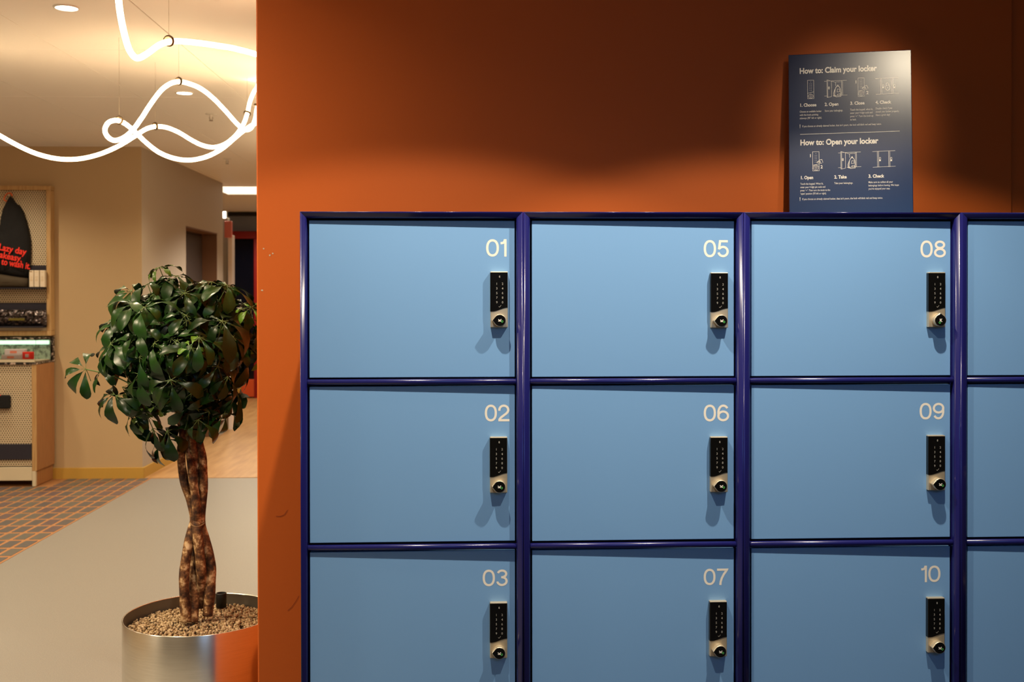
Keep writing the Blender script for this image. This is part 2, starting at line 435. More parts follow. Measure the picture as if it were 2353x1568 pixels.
# paint chips and scratches on the orange wall
for px, py, r in ((606, 571.5, 2.0), (620, 587, 2.6), (627, 583, 2.2), (602.5, 667.5, 2.6)):
    c = aty(px, py, WALLY); r *= WALLY / F_
    pts = [(c.x + r * rnd.uniform(.7, 1.2) * math.cos(a * PI / 4), WALLY - 0.0006, c.z + r * rnd.uniform(.6, 1.1) * math.sin(a * PI / 4)) for a in range(8)]
    o = link('paint_chip', mesh('paint_chip', pts, [tuple(range(8))[::-1]], M_CHIP), wall_back)
for pl in ([(634, 1187), (645, 1187), (654, 1183), (661, 1172)], [(661, 1404), (671, 1395), (680, 1382), (687, 1370)]):
    q = [aty(*p, WALLY) for p in pl]
    v, f = ribbon_geo([(p.x, p.z) for p in q], 0.0014, False, WALLY - 0.0006)
    link('scratch', mesh('scratch', v, f, M_SCRATCH), wall_back)

# far red-framed dark opening
door2 = link('door_2', None); door2['kind'] = 'structure'; door2.empty_display_size = 0.1
def yb_(px, py, y=YE - 0.05): return aty(px, py, y)
lx0, lx1 = yb_(500, 540).x, yb_(585, 540).x
rx1 = yb_(596, 540).x
zl1, zl0 = yb_(560, 532).z, yb_(560, 549).z
box('lintel', (lx0, YE - 0.12, zl0), (rx1, YE, zl1), M_REDF, door2, 0.006, 1)
box('jamb', (lx1, YE - 0.12, 0.0), (rx1, YE, zl0), M_REDF, door2, 0.006, 1)
box('jamb', (lx0 - 0.07, YE - 0.12, 0.0), (lx0, YE, zl1), M_REDF, door2, 0.006, 1)
zk = yb_(570, 872).z
box('glass_panel', (lx0, YE - 0.03, zk), (lx1, YE, zl0), M_DARKGLASS, door2)
box('kick_panel', (yb_(556, 890).x, YE - 0.10, 0.02), (rx1, YE - 0.02, zk), M_REDPANEL, door2, 0.004, 1)
box('threshold_post', (yb_(547, 890).x, YE - 0.12, 0.0), (yb_(556, 890).x, YE - 0.02, zk), M_OCHRE, door2, 0.004, 1)
# slim post with a pink panel at the passage corner
yp = yq + 0.35
tp = thing('signpost', 'slim grey and white post carrying a small blank pink panel, past the side wall', 'signpost', (aty(517, 900, yp).x, yp, 0))
def rel(p, o): return Vector(p) - o.location
def pb(name, pa, pb_, y0, y1, m, parent, bevel=0.004):
    """box from two photo corners at depth y0..y1, in parent's frame"""
    a, b = aty(*pa, y0), aty(*pb_, y0)
    return box(name, rel((min(a.x, b.x), y0, min(a.z, b.z)), parent), rel((max(a.x, b.x), y1, max(a.z, b.z)), parent), m, parent, bevel, 1)
z0p = aty(517, 1000, yp)
def post(name, x0, x1, ytop, m, dy0):
    a = aty(x0, ytop, yp + dy0); b = aty(x1, ytop, yp + dy0)
    return box(name, rel((a.x, yp + dy0, 0.0), tp), rel((b.x, yp + dy0 + 0.12, a.z), tp), m, tp, 0.004, 1)
post('post_back', 511, 522.3, 500, M_GREYPOST, 0.05)
post('post_front', 523.4, 533.5, 540, M_PALEPOST, 0.0)
pb('sign_panel', (515.5, 508), (532, 546), yp - 0.06, yp - 0.012, M_PINK, tp)
# wall lamp, vertical pill
c0 = aty(515.5, 501, yp - 0.05); c1 = aty(515.5, 487, yp - 0.05)
wl = thing('wall_lamp', 'small glowing vertical lamp above the blank pink panel', 'lamp', (c0.x, c0.y, c0.z))
tube('lamp_glow', [rel(c0, wl), rel((c0.x, c0.y, c1.z), wl)], 0.016, M_LENS, wl, 12)
box('bracket', (-0.014, 0.012, -0.01), (0.014, 0.09, c1.z - c0.z + 0.01), M_GREYPOST, wl, 0.003, 1)

# linear ceiling light far down the passage
yl0, yl1 = atz(540, 445, CEIL).y, atz(540, 431, CEIL).y
ll = thing('linear_ceiling_light', 'bright white strip light in the far ceiling beyond the tan wall corner', 'ceiling light', (XS + 0.1, yl0, CEIL))
lx = atz(512, 438, CEIL).x - XS
M_STRIP = mat('strip_diffuser', (1, 1, 1), 0.4, emit=((1.0, 0.84, 0.62), 1.6))
box('diffuser', (-0.3, 0.03, -0.006), (2.6, yl1 - yl0, 0.004), M_STRIP, ll, 0.002, 1)
box('housing', (-0.34, 0, -0.004), (2.64, yl1 - yl0 + 0.03, 0.006), M_TRIM, ll, 0.002, 1)

# ================================================================== LOCKERS
def rail_mesh(name, length, wdt=0.0155, back=0.03, mitre0=True, mitre1=True, r=0.0046, m=M_FRAME):
    """profile runs along +x, width along +z (outer edge z=0 -> inner z=wdt); front at y=0"""
    prof = []
    n = 5
    for i in range(n + 1):
        a = PI / 2 * i / n
        prof.append((r - r * math.sin(PI / 2 - a) * 1.0 if False else r - r * math.cos(a), r - r * math.sin(a)))
    p2 = [(wdt - w, d) for w, d in prof][::-1]
    prof = [(0.0, back)] + prof + p2 + [(wdt, back)]
    vs, fs = [], []
    for w, d in prof: vs.append((w if mitre0 else 0.0, d, w))
    for w, d in prof: vs.append((length - (w if mitre1 else 0.0), d, w))
    k = len(prof)
    for i in range(k - 1): fs.append((i, i + 1, k + i + 1, k + i))
    fs.append(tuple(range(k))[::-1]); fs.append(tuple(range(k, 2 * k)))
    me = mesh(name, vs, fs, m)
    for p in me.polygons: p.use_smooth = len(p.vertices) == 4
    bm = bmesh.new(); bm.from_mesh(me); bmesh.ops.recalc_face_normals(bm, faces=bm.faces); bm.to_mesh(me); bm.free()
    return me
PITCH_L, ZTOP = 0.5113, 1.6135
UW = 0.5105
Z_D1 = (1.2153, 1.2283); Z_D2 = (0.8345, 0.8483); Z_D3 = (0.4535, 0.4668); Z_B = 0.07
post_me = rail_mesh('post', ZTOP - Z_B)
top_me = rail_mesh('top_rail', UW)
def div_mesh():
    L = UW - 0.031; vs, fs = [], []
    path = [Vector((0, 0.0095, 0.0066)), Vector((0.0012, 0.0095, 0.0066)), Vector((L - 0.0012, 0.0095, 0.0066)), Vector((L, 0.0095, 0.0066))]
    v, f = tube_geo(path, [0.0056, 0.0067, 0.0067, 0.0056], 20)
    return mesh('divider_rail', v, f, M_FRAME, True)
div_me = div_mesh()
DW = UW - 0.031 - 0.0075
def door_mesh(h): return boxmesh('door', (0, 0, 0), (DW, 0.018, h), M_DOOR, 0.0012, 2)

# --- lock pieces, origin at the lock's lower left on the door face
LW, LH, LD = 0.0398, 0.1285, 0.0125
lock_me = boxmesh('lock_body', (0, -LD, 0), (LW, 0, LH), M_LOCKSTEEL, 0.0012, 2)
def keypad_mesh():
    zt = LH - 0.0022; y = -LD - 0.0008
    pts = [(0.0005, zt), (0.0005, 0.0365)]
    for i in range(9):
        t = i / 8; s = t * t * (3 - 2 * t)
        pts.append((0.0005 + 0.0388 * (0.1 + 0.9 * t), 0.0365 + 0.009 * s * 1.0))
    pts.append((LW - 0.0005, zt))
    n = len(pts)
    vs = [(x, y, z) for x, z in pts] + [(x, -LD, z) for x, z in pts]
    fs = [tuple(range(n))] + [(i, i + n, (i + 1) % n + n, (i + 1) % n) for i in range(n)]
    # black cover continues over the left edge of the body
    k = len(vs)
    vs += [(-0.0006, y + 0.0008, zt), (-0.0006, y + 0.0008, 0.0365), (-0.0006, -0.0012, 0.0365), (-0.0006, -0.0012, zt), (0.0005, y, zt), (0.0005, y, 0.0365)]
    fs += [(k, k + 1, k + 2, k + 3), (k + 4, k + 5, k + 1, k)]
    me = mesh('keypad', vs, fs, M_GLASSBLK)
    bm = bmesh.new(); bm.from_mesh(me); bmesh.ops.recalc_face_normals(bm, faces=bm.faces); bm.to_mesh(me); bm.free()
    return me
keypad_me = keypad_mesh()
def digits_mesh():
    bm = bmesh.new()
    for r, (a, b) in enumerate(('12', '34', '56', '78', '90')):
        for c, ch in enumerate((a, b)):
            t = text_mesh('keypad_digits', ch, 0.0072, M_DIGIT, 0.00004, 'CENTER')
            t.transform(Matrix.Translation((0.0145 + 0.0132 * c, -LD - 0.0012, 0.0980 - r * 0.0107)))
            bm.from_mesh(t); bpy.data.meshes.remove(t)
    me = bpy.data.meshes.new('keypad_digits'); bm.to_mesh(me); bm.free(); me.materials.append(M_DIGIT)
    return me
digits_me = digits_mesh()
def marks_mesh():
    v, f = ribbon_geo([(0.0185, 0.0485), (0.0205, 0.0465), (0.0245, 0.0510)], 0.0007, False, -LD - 0.0012)
    ribbon_geo(arc(0.0212, 0.1168, 0.0011, 0.0020, 90, 270, 8) , 0.0012, False, -LD - 0.0012, v, f)
    ribbon_geo([(0.0217, 0.1190), (0.0217, 0.1146)], 0.0009, False, -LD - 0.0012, v, f)
    return mesh('keypad_symbols', v, f, M_DIGIT)
marks_me = marks_mesh()
def drop_outline(r, tip, n=26):
    """teardrop pointing +z"""
    th = math.acos(r / tip); pts = []
    for i in range(n + 1):
        a = PI / 2 + th + (2 * PI - 2 * th) * i / n
        pts.append((r * math.cos(a), r * math.sin(a)))
    tipr = 0.002
    pts += [(tipr * 0.55, tip - tipr), (0, tip - tipr * 0.75), (-tipr * 0.55, tip - tipr)]
    return pts
def prism(name, pts, y0, y1, m, taper=0.0):
    n = len(pts)
    vs = [(x, y0, z) for x, z in pts] + [(x * (1 - taper), y1 + 0.0014, z * (1 - taper)) for x, z in pts] + [(x * (1 - taper) * 0.93, y1, z * (1 - taper) * 0.93) for x, z in pts]
    fs = []
    for L in range(2):
        fs += [(L * n + i, L * n + (i + 1) % n, (L + 1) * n + (i + 1) % n, (L + 1) * n + i) for i in range(n)]
    fs.append(tuple(range(2 * n, 3 * n)))
    me = mesh(name, vs, fs, m)
    bm = bmesh.new(); bm.from_mesh(me); bmesh.ops.recalc_face_normals(bm, faces=bm.faces); bm.to_mesh(me); bm.free()
    for p in me.polygons: p.use_smooth = len(p.vertices) == 4
    return me
KD = 0.0165
knob_me = prism('knob', drop_outline(0.0136, 0.0182), 0, -KD, M_LOCKSTEEL, -0.04)
cap_me = prism('knob_cap', drop_outline(0.0131, 0.0178), -KD + 0.002, -KD - 0.0012, M_GLASSBLK, 0.0)
def logo_meshes():
    y = -KD - 0.0018; s = 0.001
    v, f = ribbon_geo([(-1.6 * s, 3.6 * s), (-1.6 * s, -3.6 * s)], 1.7 * s, False, y)
    ribbon_geo([(2.6 * s, 3.6 * s), (-1.2 * s, -0.2 * s)], 1.7 * s, False, y, v, f)
    ribbon_geo([(-0.4 * s, 0.6 * s), (2.8 * s, -3.6 * s)], 1.7 * s, False, y - 0.00005, v, f)
    k = mesh('knob_letter', v, f, M_WHITE)
    v, f = ribbon_geo(arc(-2.4 * s, -5.2 * s, 2.0 * s, 2.0 * s, 0, 345, 16), 0.9 * s, True, y)
    return k, mesh('knob_ring', v, f, M_GREEN)
letter_me, ring_me = logo_meshes()

# --- numerals drawn as strokes: unit height 1
HS = 0.068
def glyph(ch):
    h = HS
    if ch == '0': return [(arc(0.37, 0.5, 0.37 - h, 0.5 - h, 0, 360, 36, 2.25)[:-1], True)], 0.74
    if ch == '1': return [([(0.30, 0.0), (0.30, 1.0)], False), ([(0.02, 0.775), (0.10, 0.778), (0.18, 0.80), (0.235, 0.85), (0.262, 0.92), (0.27, 0.985)], False)], 0.368
    if ch == '2':
        p = [(h + 0.005, 0.63)] + arc(0.345, 0.685, 0.345 - h - 0.005, 0.315 - h, 172, -30, 18)
        p += [(0.50, 0.47), (0.33, 0.345), (0.18, 0.24), (0.09, 0.13), (0.075, h), ]
        return [(p, False), ([(0.01, h), (0.69, h)], False)], 0.70
    if ch == '3':
        p = arc(0.35, 0.735, 0.25, 0.265 - h, 165, -75, 16) + [(0.36, 0.535), (0.30, 0.53)]
        q = [(0.30, 0.53), (0.40, 0.53)] + arc(0.345, 0.29, 0.345 - h, 0.24, 72, -165, 18)
        q[-1] = (h, 0.28)
        q = [(0.30, 0.53)] + arc(0.345, 0.298, 0.345 - h, 0.298 - h, 75, -175, 20)
        return [(p, False), (q, False)], 0.70
    if ch == '5':
        q = [(0.63, 1 - h), (0.175, 1 - h), (0.115, 0.50), (0.18, 0.55)] + arc(0.345, 0.335, 0.345 - h, 0.335 - h, 110, -165, 22)
        return [([(0.63, 1 - h), (0.165, 1 - h), (0.10, 0.455)], False), ([(0.095, 0.485)] + arc(0.345, 0.335, 0.345 - h, 0.335 - h, 135, -168, 24), False)], 0.70
    if ch == '6':
        return [(arc(0.36, 0.325, 0.36 - h, 0.325 - h, 0, 360, 30)[:-1], True),
                (arc(0.37, 0.5, 0.37 - h - 0.003, 0.5 - h, 38, 205, 22, 2.15), False)], 0.71
    if ch == '9':
        s6, w = glyph('6')
        return [([(w - x, 1 - y) for x, y in p], c) for p, c in s6], w
    if ch == '7':
        return [([(0.02, 1 - h), (0.64, 1 - h), (0.60, 0.86), (0.45, 0.66), (0.32, 0.42), (0.25, 0.2), (0.225, 0.0)], False)], 0.66
    if ch == '8':
        return [(arc(0.36, 0.745, 0.29 - h * .6, 0.255 - h, 0, 360, 28)[:-1], True), (arc(0.36, 0.285, 0.36 - h, 0.285 - h, 0, 360, 28)[:-1], True)], 0.72
def number_mesh(txt, w, h):
    """number fitted to width w and height h, lower left at origin"""
    strokes, x = [], 0.0
    gap = 0.075
    for c in txt:
        s, gw = glyph(c)
        strokes += [([(px + x, py) for px, py in p], cl) for p, cl in s]
        x += gw + gap
    x -= gap
    sx = w / x
    vs, fs = [], []
    for k, (p, cl) in enumerate(strokes): ribbon_geo([(a * sx, b * h) for a, b in p], HS * 2 * h * 0.98, cl, -0.0002 - 0.00002 * k, vs, fs)
    return mesh('number', vs, fs, M_WHITE)

NUM = {  # number: (number box x0,x1,y0,y1), (lock box x0,x1,y0,y1), pointer angle
    '01': ((1117, 1164, 550, 590), (1127, 1167, 624, 753), 90), '02': ((1114, 1171, 930, 969), (1126, 1166, 1004, 1134), 90),
    '03': ((1109, 1167, 1309, 1348), (1126, 1166, 1384, 1515), 90),
    '05': ((1617, 1675, 552, 591.5), (1633, 1674, 626, 754), 90), '06': ((1617, 1675, 930, 969), (1632, 1673.5, 1003, 1133), 90),
    '07': ((1617, 1671, 1307, 1345.5), (1630, 1672, 1381, 1511), 90),
    '08': ((2115, 2173.5, 553, 592), (2130, 2172.5, 626, 752), 0), '09': ((2113, 2170, 926, 964.5), (2129, 2172, 1000, 1128.5), 90),
    '10': ((2116, 2161, 1300, 1338.5), (2127, 2171, 1373, 1502.5), 90)}
ROWS = [(Z_D1[1] + 0.0035, ZTOP - 0.0155 - 0.0045), (Z_D2[1] + 0.0035, Z_D1[0] - 0.004), (Z_D3[1] + 0.0035, Z_D2[0] - 0.004), (Z_B + 0.0155 + 0.003, Z_D3[0] - 0.004)]
COLS = [['01', '02', '03', None], ['05', '06', '07', None], ['08', '09', '10', None], [None] * 4]
ULAB = ['blue locker column numbered 01, 02 and 03, standing at the left end of the row',
        'blue locker column numbered 05, 06 and 07, second from the left',
        'blue locker column numbered 08, 09 and 10, with the navy sign standing on top',
        'blue locker column cut by the right edge of the picture, no number showing']
X0 = -0.399
ang_door = 0.0115
for i in range(4):
    u = thing('locker_column', ULAB[i], 'lockers', (X0 + PITCH_L * i, 2.5, 0), (0, 0, 0), 'blue locker columns')
    link('post', post_me, u, (0, 0, Z_B), (0, -PI / 2, 0)).scale = (1, 1, -1)
    link('post', post_me, u, (UW, 0, Z_B), (0, -PI / 2, 0))
    link('top_rail', top_me, u, (0, 0, ZTOP)).scale = (1, 1, -1)
    link('bottom_rail', top_me, u, (0, 0, Z_B))
    for z in (Z_D1, Z_D2, Z_D3): link('divider_rail', div_me, u, (0.0155, 0, z[0]))
    box('carcass', (0.0035, 0.0305, Z_B + 0.002), (UW - 0.0035, 0.545, ZTOP - 0.002), M_GAP, u)
    for nm, lo, hi in (('side_panel', (0.0005, 0.03, Z_B), (0.0035, 0.548, ZTOP - 0.0005)), ('side_panel', (UW - 0.0035, 0.03, Z_B), (UW - 0.0005, 0.548, ZTOP - 0.0005)),
                       ('top_panel', (0.0005, 0.03, ZTOP - 0.002), (UW - 0.0005, 0.548, ZTOP)), ('plinth', (0.012, 0.03, 0), (UW - 0.012, 0.53, Z_B))):
        box(nm, lo, hi, M_FRAME, u, 0.0006, 1)
    for r in range(4):
        zlo, zhi = ROWS[r]
        d = link('door', door_mesh(zhi - zlo), u, (0.0155 + 0.0045, 0.0095, zlo), (0, 0, ang_door))
        n = COLS[i][r]
        MD = Matrix.Translation(u.location + d.location) @ Matrix.Rotation(ang_door, 4, 'Z')
        if n:
          (nx0, nx1, ny0, ny1), (kx0, kx1, ky0, ky1), pa = NUM[n]
          a, b = onplane(nx0, ny1, MD), onplane(nx1, ny0, MD)
          o = link('number', number_mesh(n, b.x - a.x, b.z - a.z), d, (a.x, 0, a.z)); o['label'] = 'white number ' + n
        # lock: photo box measured on the lock's front face
        MF = MD @ Matrix.Translation((0, -LD, 0))
        if n:
            a, b = onplane(kx0, ky1, MF), onplane(kx1, ky0, MF)
            lx_ = (a.x + b.x) / 2 - LW / 2; lz_ = (a.z + b.z) / 2 - LH / 2
            if i == 2: lx_ = b.x - LW
        else:
            lx_, lz_, pa = DW - 0.0565, zhi - zlo - 0.245, 90
        link('lock_body', lock_me, d, (lx_, 0, lz_))
        link('keypad', keypad_me, d, (lx_, 0, lz_))
        link('keypad_digits', digits_me, d, (lx_, 0, lz_))
        link('keypad_symbols', marks_me, d, (lx_, 0, lz_))
        kc = (lx_ + LW * 0.525, -LD, lz_ + 0.0165)
        for nm, me in (('knob', knob_me), ('knob_cap', cap_me), ('knob_letter', letter_me), ('knob_ring', ring_me)):
            link(nm, me, d, kc, (0, -math.radians(pa), 0))

# ================================================================== SIGN on the lockers
SK = 1.10
SX, SYY, SYAW, SLEAN, SW, SH = 0.9335 * SK, 2.672 * SK, 0.231, 0.0942, 0.2965 * SK, 0.4203 * SK
SZ = EYE.z + (ZTOP - EYE.z) * SK
uu = Vector((math.cos(SYAW), -math.sin(SYAW), 0)); nn = Vector((-math.sin(SYAW), -math.cos(SYAW), 0))
vv = Vector((0, 0, 1)) * math.cos(SLEAN) - nn * math.sin(SLEAN)
n2 = uu.cross(vv)
MS = Matrix(((uu.x, -n2.x, vv.x, SX), (uu.y, -n2.y, vv.y, SYY), (uu.z, -n2.z, vv.z, SZ), (0, 0, 0, 1)))
sign = thing('instruction_sign', 'navy locker instruction sign with cream print leaning on top of the lockers', 'sign')
sign.matrix_world = MS
box('board', (-SW / 2, 0.0, -(SZ - ZTOP) / math.cos(SLEAN)), (SW / 2, 0.004, SH), M_SIGN, sign, 0.0015, 2)
box('easel_strut', (-0.03, 0.0045, 0.0), (0.03, 0.0065, 0.10), M_BLACK, sign)
MS0 = MS @ Matrix.Translation((0, -0.0006, 0))
def sp(px, py):
    p = onplane(px, py, MS0); return (p.x, p.z)
def stext(name, body, px, py, pxh, bold=0.0, line=1.0, xs=1.0, width_px=None, spacing=1.0):
    """text with its first baseline at the pixel and capitals pxh pixels tall"""
    a = sp(px, py); b = sp(px, py - pxh)
    size = (b[1] - a[1]) / 0.70
    me = text_mesh(name, body, size, M_LINE, bold * size, 'LEFT', line, spacing)
    if width_px:
        w = sp(px + width_px, py)[0] - a[0]
        k = w / max(v.co.x for v in me.vertices)
        me.transform(Matrix.Diagonal((k, 1, 1, 1)))
    return link(name, me, sign, (a[0], -0.0006, a[1]))
stext('heading', 'How to: Claim your locker', 1837, 169.5, 12.5, 0.036, width_px=178)
stext('heading', 'How to: Open your locker', 1838.5, 334, 12.5, 0.036, width_px=180)
for t, x, y, w in (('1. Choose', 1837.5, 245.5, 38.5), ('2. Open', 1895, 243.5, 31.5), ('3. Close', 1953.5, 241, 33), ('4. Check', 2012, 239, 36),
                   ('1. Open', 1839, 412, 29.5), ('2. Take', 1917, 410.5, 28.5), ('3. Check', 1995.5, 408.5, 36.5)):
    stext('caption', t, x, y, 7.2, 0.034, width_px=w)
for t, x, y, w in (('Choose an available locker\nwith the knob pointing\nsideways (90° left or right).', 1837.5, 259, 51), ('Store your belongings.', 1895, 257, 42),
                   ('Touch the keypad, when lit,\nenter your 4 digit code and\npress ‘✓’. Turn the knob up\nto lock.', 1953.5, 254.5, 53), ('Double check if you\nclosed your locker properly.\nHave a great day!', 2012, 251.5, 54),
                   ('Touch the keypad. When lit,\nenter your 4 digit pin code and\npress ‘✓’. Then turn the knob to the\n‘open’ position (90 left or right).', 1839, 425, 68.5), ('Take your belongings.', 1917, 423.2, 43),
                   ('Make sure to collect all your\nbelongings before leaving. We hope\nyou’ve enjoyed your stay.', 1995.5, 421, 70)):
    stext('paragraph', t, x, y, 4.3, 0.006, 1.22, width_px=w)
for y in (292.5, 460):
    stext('note', 'If you choose an already claimed locker, that isn’t yours, the lock will blink red and beep twice.', 1843.5, y, 4.3, 0.007, width_px=182 if y < 300 else 185)
    a = (1838.3, y + 2); ribbons('exclamation_mark', [([sp(a[0], a[1] - 8.5), sp(a[0], a[1] - 2.6)], 0.0014, False), ([sp(a[0], a[1] - 1.6), sp(a[0], a[1])], 0.0014, False)], M_LINE, sign, -0.0006)
ribbons('divider_line', [([sp(1838.5, 309), sp(2067.5, 301.5)], 0.0013, False)], M_LINE, sign, -0.0006)
LWD = 0.0008
def ic(strokes, w=LWD): ribbons('pictogram', [([sp(*p) for p in s[0]], w * (s[2] if len(s) > 2 else 1), s[1]) for s in strokes], M_LINE, sign, -0.0006)
def pad(x0, y0, x1, y1, hand=False):
    s = [([(x0, y0), (x1, y0 - .3), (x1 + .4, y1 - .4), (x0 + .4, y1)], True)]
    h = y1 - y0; w = x1 - x0; xm = (x0 + x1) / 2
    s.append(([(xm - .4, y0 + h * .095), (xm + .6, y0 + h * .095)], False, 1.4))
    for k in range(5):
        yy = y0 + h * (.19 + .088 * k)
        s.append(([(xm - 2.2, yy), (xm - 1.0, yy)], False, 1.4)); s.append(([(xm + 1.2, yy), (xm + 2.4, yy)], False, 1.4))
    s.append(([(x0 + .3, y0 + h * .70), (xm, y0 + h * .665), (x1 + .2, y0 + h * .625)], False))
    s.append((arc(xm + .2, y0 + h * .86, w * .36, w * .36, 0, 360, 16)[:-1], True)); s.append((arc(xm + .2, y0 + h * .86, w * .13, w * .2, 0, 360, 10)[:-1], True))
    if hand:
        s.append((arc(xm + .2, y0 + h * .86, w * .52, w * .50, 165, 375, 16), False))
        s.append(([(xm + 2, y0 + h * .55), (x1 + 2.5, y0 + h * .42), (x1 + 6.5, y0 + h * .40), (x1 + 9, y0 + h * .56)], False, 1.3))
        s.append(([(xm + 2.2, y0 + h * .57), (x1 + 3, y0 + h * .50), (x1 + 2.5, y0 + h * .60), (x1 + 7, y0 + h * .59)], False, 1.3))
    ic(s)
pad(1855.5, 184.7, 1869.8, 227); pad(1971.5, 179.5, 1985.5, 222, True); pad(1867.2, 349, 1882, 393, True)
stext('step_number', '1', 1964.2, 192, 7, 0.02); stext('step_number', '2', 1990.5, 216.5, 7, 0.02)
stext('step_number', '1', 1859.6, 361.5, 7, 0.02); stext('step_number', '2', 1885.3, 387, 7, 0.02)
def openbox(x, y, bag_dx=0):
    ic([([(x - 6, y + 3), (x, y + 2.8)], False), ([(x + 3, y + 2.2), (x + 46, y + .8)], False), ([(x - 6, y + 37), (x, y + 36.8)], False), ([(x + 14, y + 36), (x + 47, y + 34.5)], False),
        ([(x, y), (x + 1.8, y), (x + 2.4, y + 40), (x + .6, y + 40)], True), ([(x + 1.8, y), (x + 20, y + 5.5)], False), ([(x + 10.5, y + 2.8), (x + 11, y + 37.8), (x + 2.4, y + 40)], False),
        ([(x + 20, y + 5.5), (x + 20.4, y + 14)], False), ([(x + 20, y + 4.6), (x + 33, y + 4.2)], False), ([(x + 33.5, y + 1.5), (x + 33.9, y + 35)], False), ([(x + 36, y + 1.5), (x + 36.4, y + 35)], False),
        ([(x + 3.6, y + 16), (x + 6, y + 16), (x + 6, y + 20.5), (x + 3.6, y + 20.5)], True, 1.5)])
    bx, by = x + 25 + bag_dx, y + 26
    ic([(arc(bx, by, 6.5, 12, 180, 360, 10) + [(bx + 7.6, by + 6), (bx + 7.2, by + 11.5), (bx - 4, by + 12.5), (bx - 7.2, by + 8)], True, 1.5), (arc(bx, by - 12, 1.6, 2.6, 180, 360, 8), False, 1.4),
        ([(bx - 1.5, by + 1.5), (bx - .5, by - 5.5), (bx + 3.5, by - 5.5), (bx + 4.5, by + 1)], True), ([(bx - .5, by + 9.5), (bx - .5, by + 6.5), (bx + 5.5, by + 5.4), (bx + 5.5, by + 8.6)], True, 1.2),
        ([(bx - 6.5, by - 5), (bx - 9.5, by + 4), (bx - 9, by + 11), (bx - 4, by + 12)], False, 1.5)])
openbox(1900, 184); openbox(1932, 348.6, 1)
def closed_lockers(x, y, lockd):
    s = [([(x, y + 1), (x + 52.5, y - 1.2)], False), ([(x + 1, y + 37), (x + 53.5, y + 34.6)], False)]
    for k in (11.5, 14.3, 37.2, 40):
        s.append(([(x + k, y + .6), (x + k + .6, y + 36.4)], False))
    for k in (16.2, 42):
        s += [([(x + k, y + 14.5), (x + k + 3, y + 14.4), (x + k + 3, y + 22.6), (x + k, y + 22.8)], True), ([(x + k + .3, y + 20.8), (x + k + 2.8, y + 20.7)], False, 3.5)]
    if lockd:
        s += [(arc(x + 28, y + 21.5, 5.2, 6.2, 0, 360, 18)[:-1], True, 1.2), (arc(x + 27.5, y + 15.6, 3.4, 5, 170, 370, 10), False, 1.2), ([(x + 28, y + 20), (x + 28, y + 23)], False, 1.4)]
    ic(s)
closed_lockers(2011.5, 180, True); closed_lockers(2004.5, 347.5, False)

# ================================================================== PLANTER, GRAVEL, TREE
PX, PY, PR, PZ = -0.886, 3.55, 0.243, 0.392
pot = thing('planter', 'round brushed steel planter on the grey floor beside the orange wall end', 'planter', (PX, PY, 0))
wt = 0.004
lathe('outer_shell', [(0.0, 0.0), (PR - 0.01, 0.0), (PR, 0.01), (PR, PZ - 0.0015), (PR - 0.0008, PZ), (PR - wt + 0.0008, PZ), (PR - wt, PZ - 0.0015)], M_STEEL, pot, sides=96)
lathe('inner_wall', [(PR - wt, PZ - 0.0015), (PR - wt - 0.002, 0.02), (0, 0.02)], mat('planter_inside', (0.16, 0.145, 0.115), 0.45, 0.6), pot, sides=96)
GZ = PZ - 0.034
lathe('soil', [(0, GZ - 0.012), (0.12, GZ - 0.016), (PR - 0.008, GZ - 0.012), (PR - 0.008, 0.05), (0, 0.05)], M_SOIL, pot, sides=48)
# gravel: thousands of pebbles in one piece
PHI = (1 + 5 ** 0.5) / 2
ICO = [(-1, PHI, 0), (1, PHI, 0), (-1, -PHI, 0), (1, -PHI, 0), (0, -1, PHI), (0, 1, PHI), (0, -1, -PHI), (0, 1, -PHI), (PHI, 0, -1), (PHI, 0, 1), (-PHI, 0, -1), (-PHI, 0, 1)]
ICF = [(0, 11, 5), (0, 5, 1), (0, 1, 7), (0, 7, 10), (0, 10, 11), (1, 5, 9), (5, 11, 4), (11, 10, 2), (10, 7, 6), (7, 1, 8), (3, 9, 4), (3, 4, 2), (3, 2, 6), (3, 6, 8), (3, 8, 9), (4, 9, 5), (2, 4, 11), (6, 2, 10), (8, 6, 7), (9, 8, 1)]
vs, fs, fm = [], [], []
for k in range(3800):
    rr = (PR - 0.013) * math.sqrt(rnd.random()); a = rnd.uniform(0, 2 * PI)
    s = rnd.uniform(0.0034, 0.0068) if k > 300 else rnd.uniform(0.006, 0.0085)
    zz = GZ - 0.008 + 0.012 * (1 - rr / PR) + rnd.uniform(-0.003, 0.006)
    R = Euler((rnd.uniform(0, 6), rnd.uniform(0, 6), rnd.uniform(0, 6))).to_matrix()
    sc3 = (s * rnd.uniform(.8, 1.3), s * rnd.uniform(.65, 1.0), s * rnd.uniform(.5, .8)); b0 = len(vs)
    mi = rnd.choice((0, 0, 1, 1, 2))
    for v in ICO:
        q = R @ (Vector((v[0] * sc3[0], v[1] * sc3[1], v[2] * sc3[2])) * rnd.uniform(0.46, 0.60))
        vs.append((rr * math.cos(a) + q.x, rr * math.sin(a) + q.y, zz + q.z))
    for f in ICF: fs.append(tuple(b0 + i for i in f)); fm.append(mi)
gravel = link('gravel', mesh('gravel', vs, fs, M_GRAVEL, True, fm), None, (PX, PY, 0))
tag(gravel, 'tan pebbles filling the brushed steel planter around the trunk', 'gravel', kind='stuff')
# black filler pipe
q = aty(508.5, 1385, PY + 0.16)
pipe = lathe('watering_pipe', [(0.0145, 0.072), (0.0175, 0.072), (0.0175, 0.118), (0.0168, 0.12), (0.0148, 0.12), (0.0140, 0.118), (0.0140, 0.074)], M_BLACK, None, (q.x, PY + 0.16, aty(508.5, 1363, PY + 0.16).z - 0.12), 24)
tag(pipe, 'short black plastic pipe rising from the gravel at the back of the planter', 'pipe')

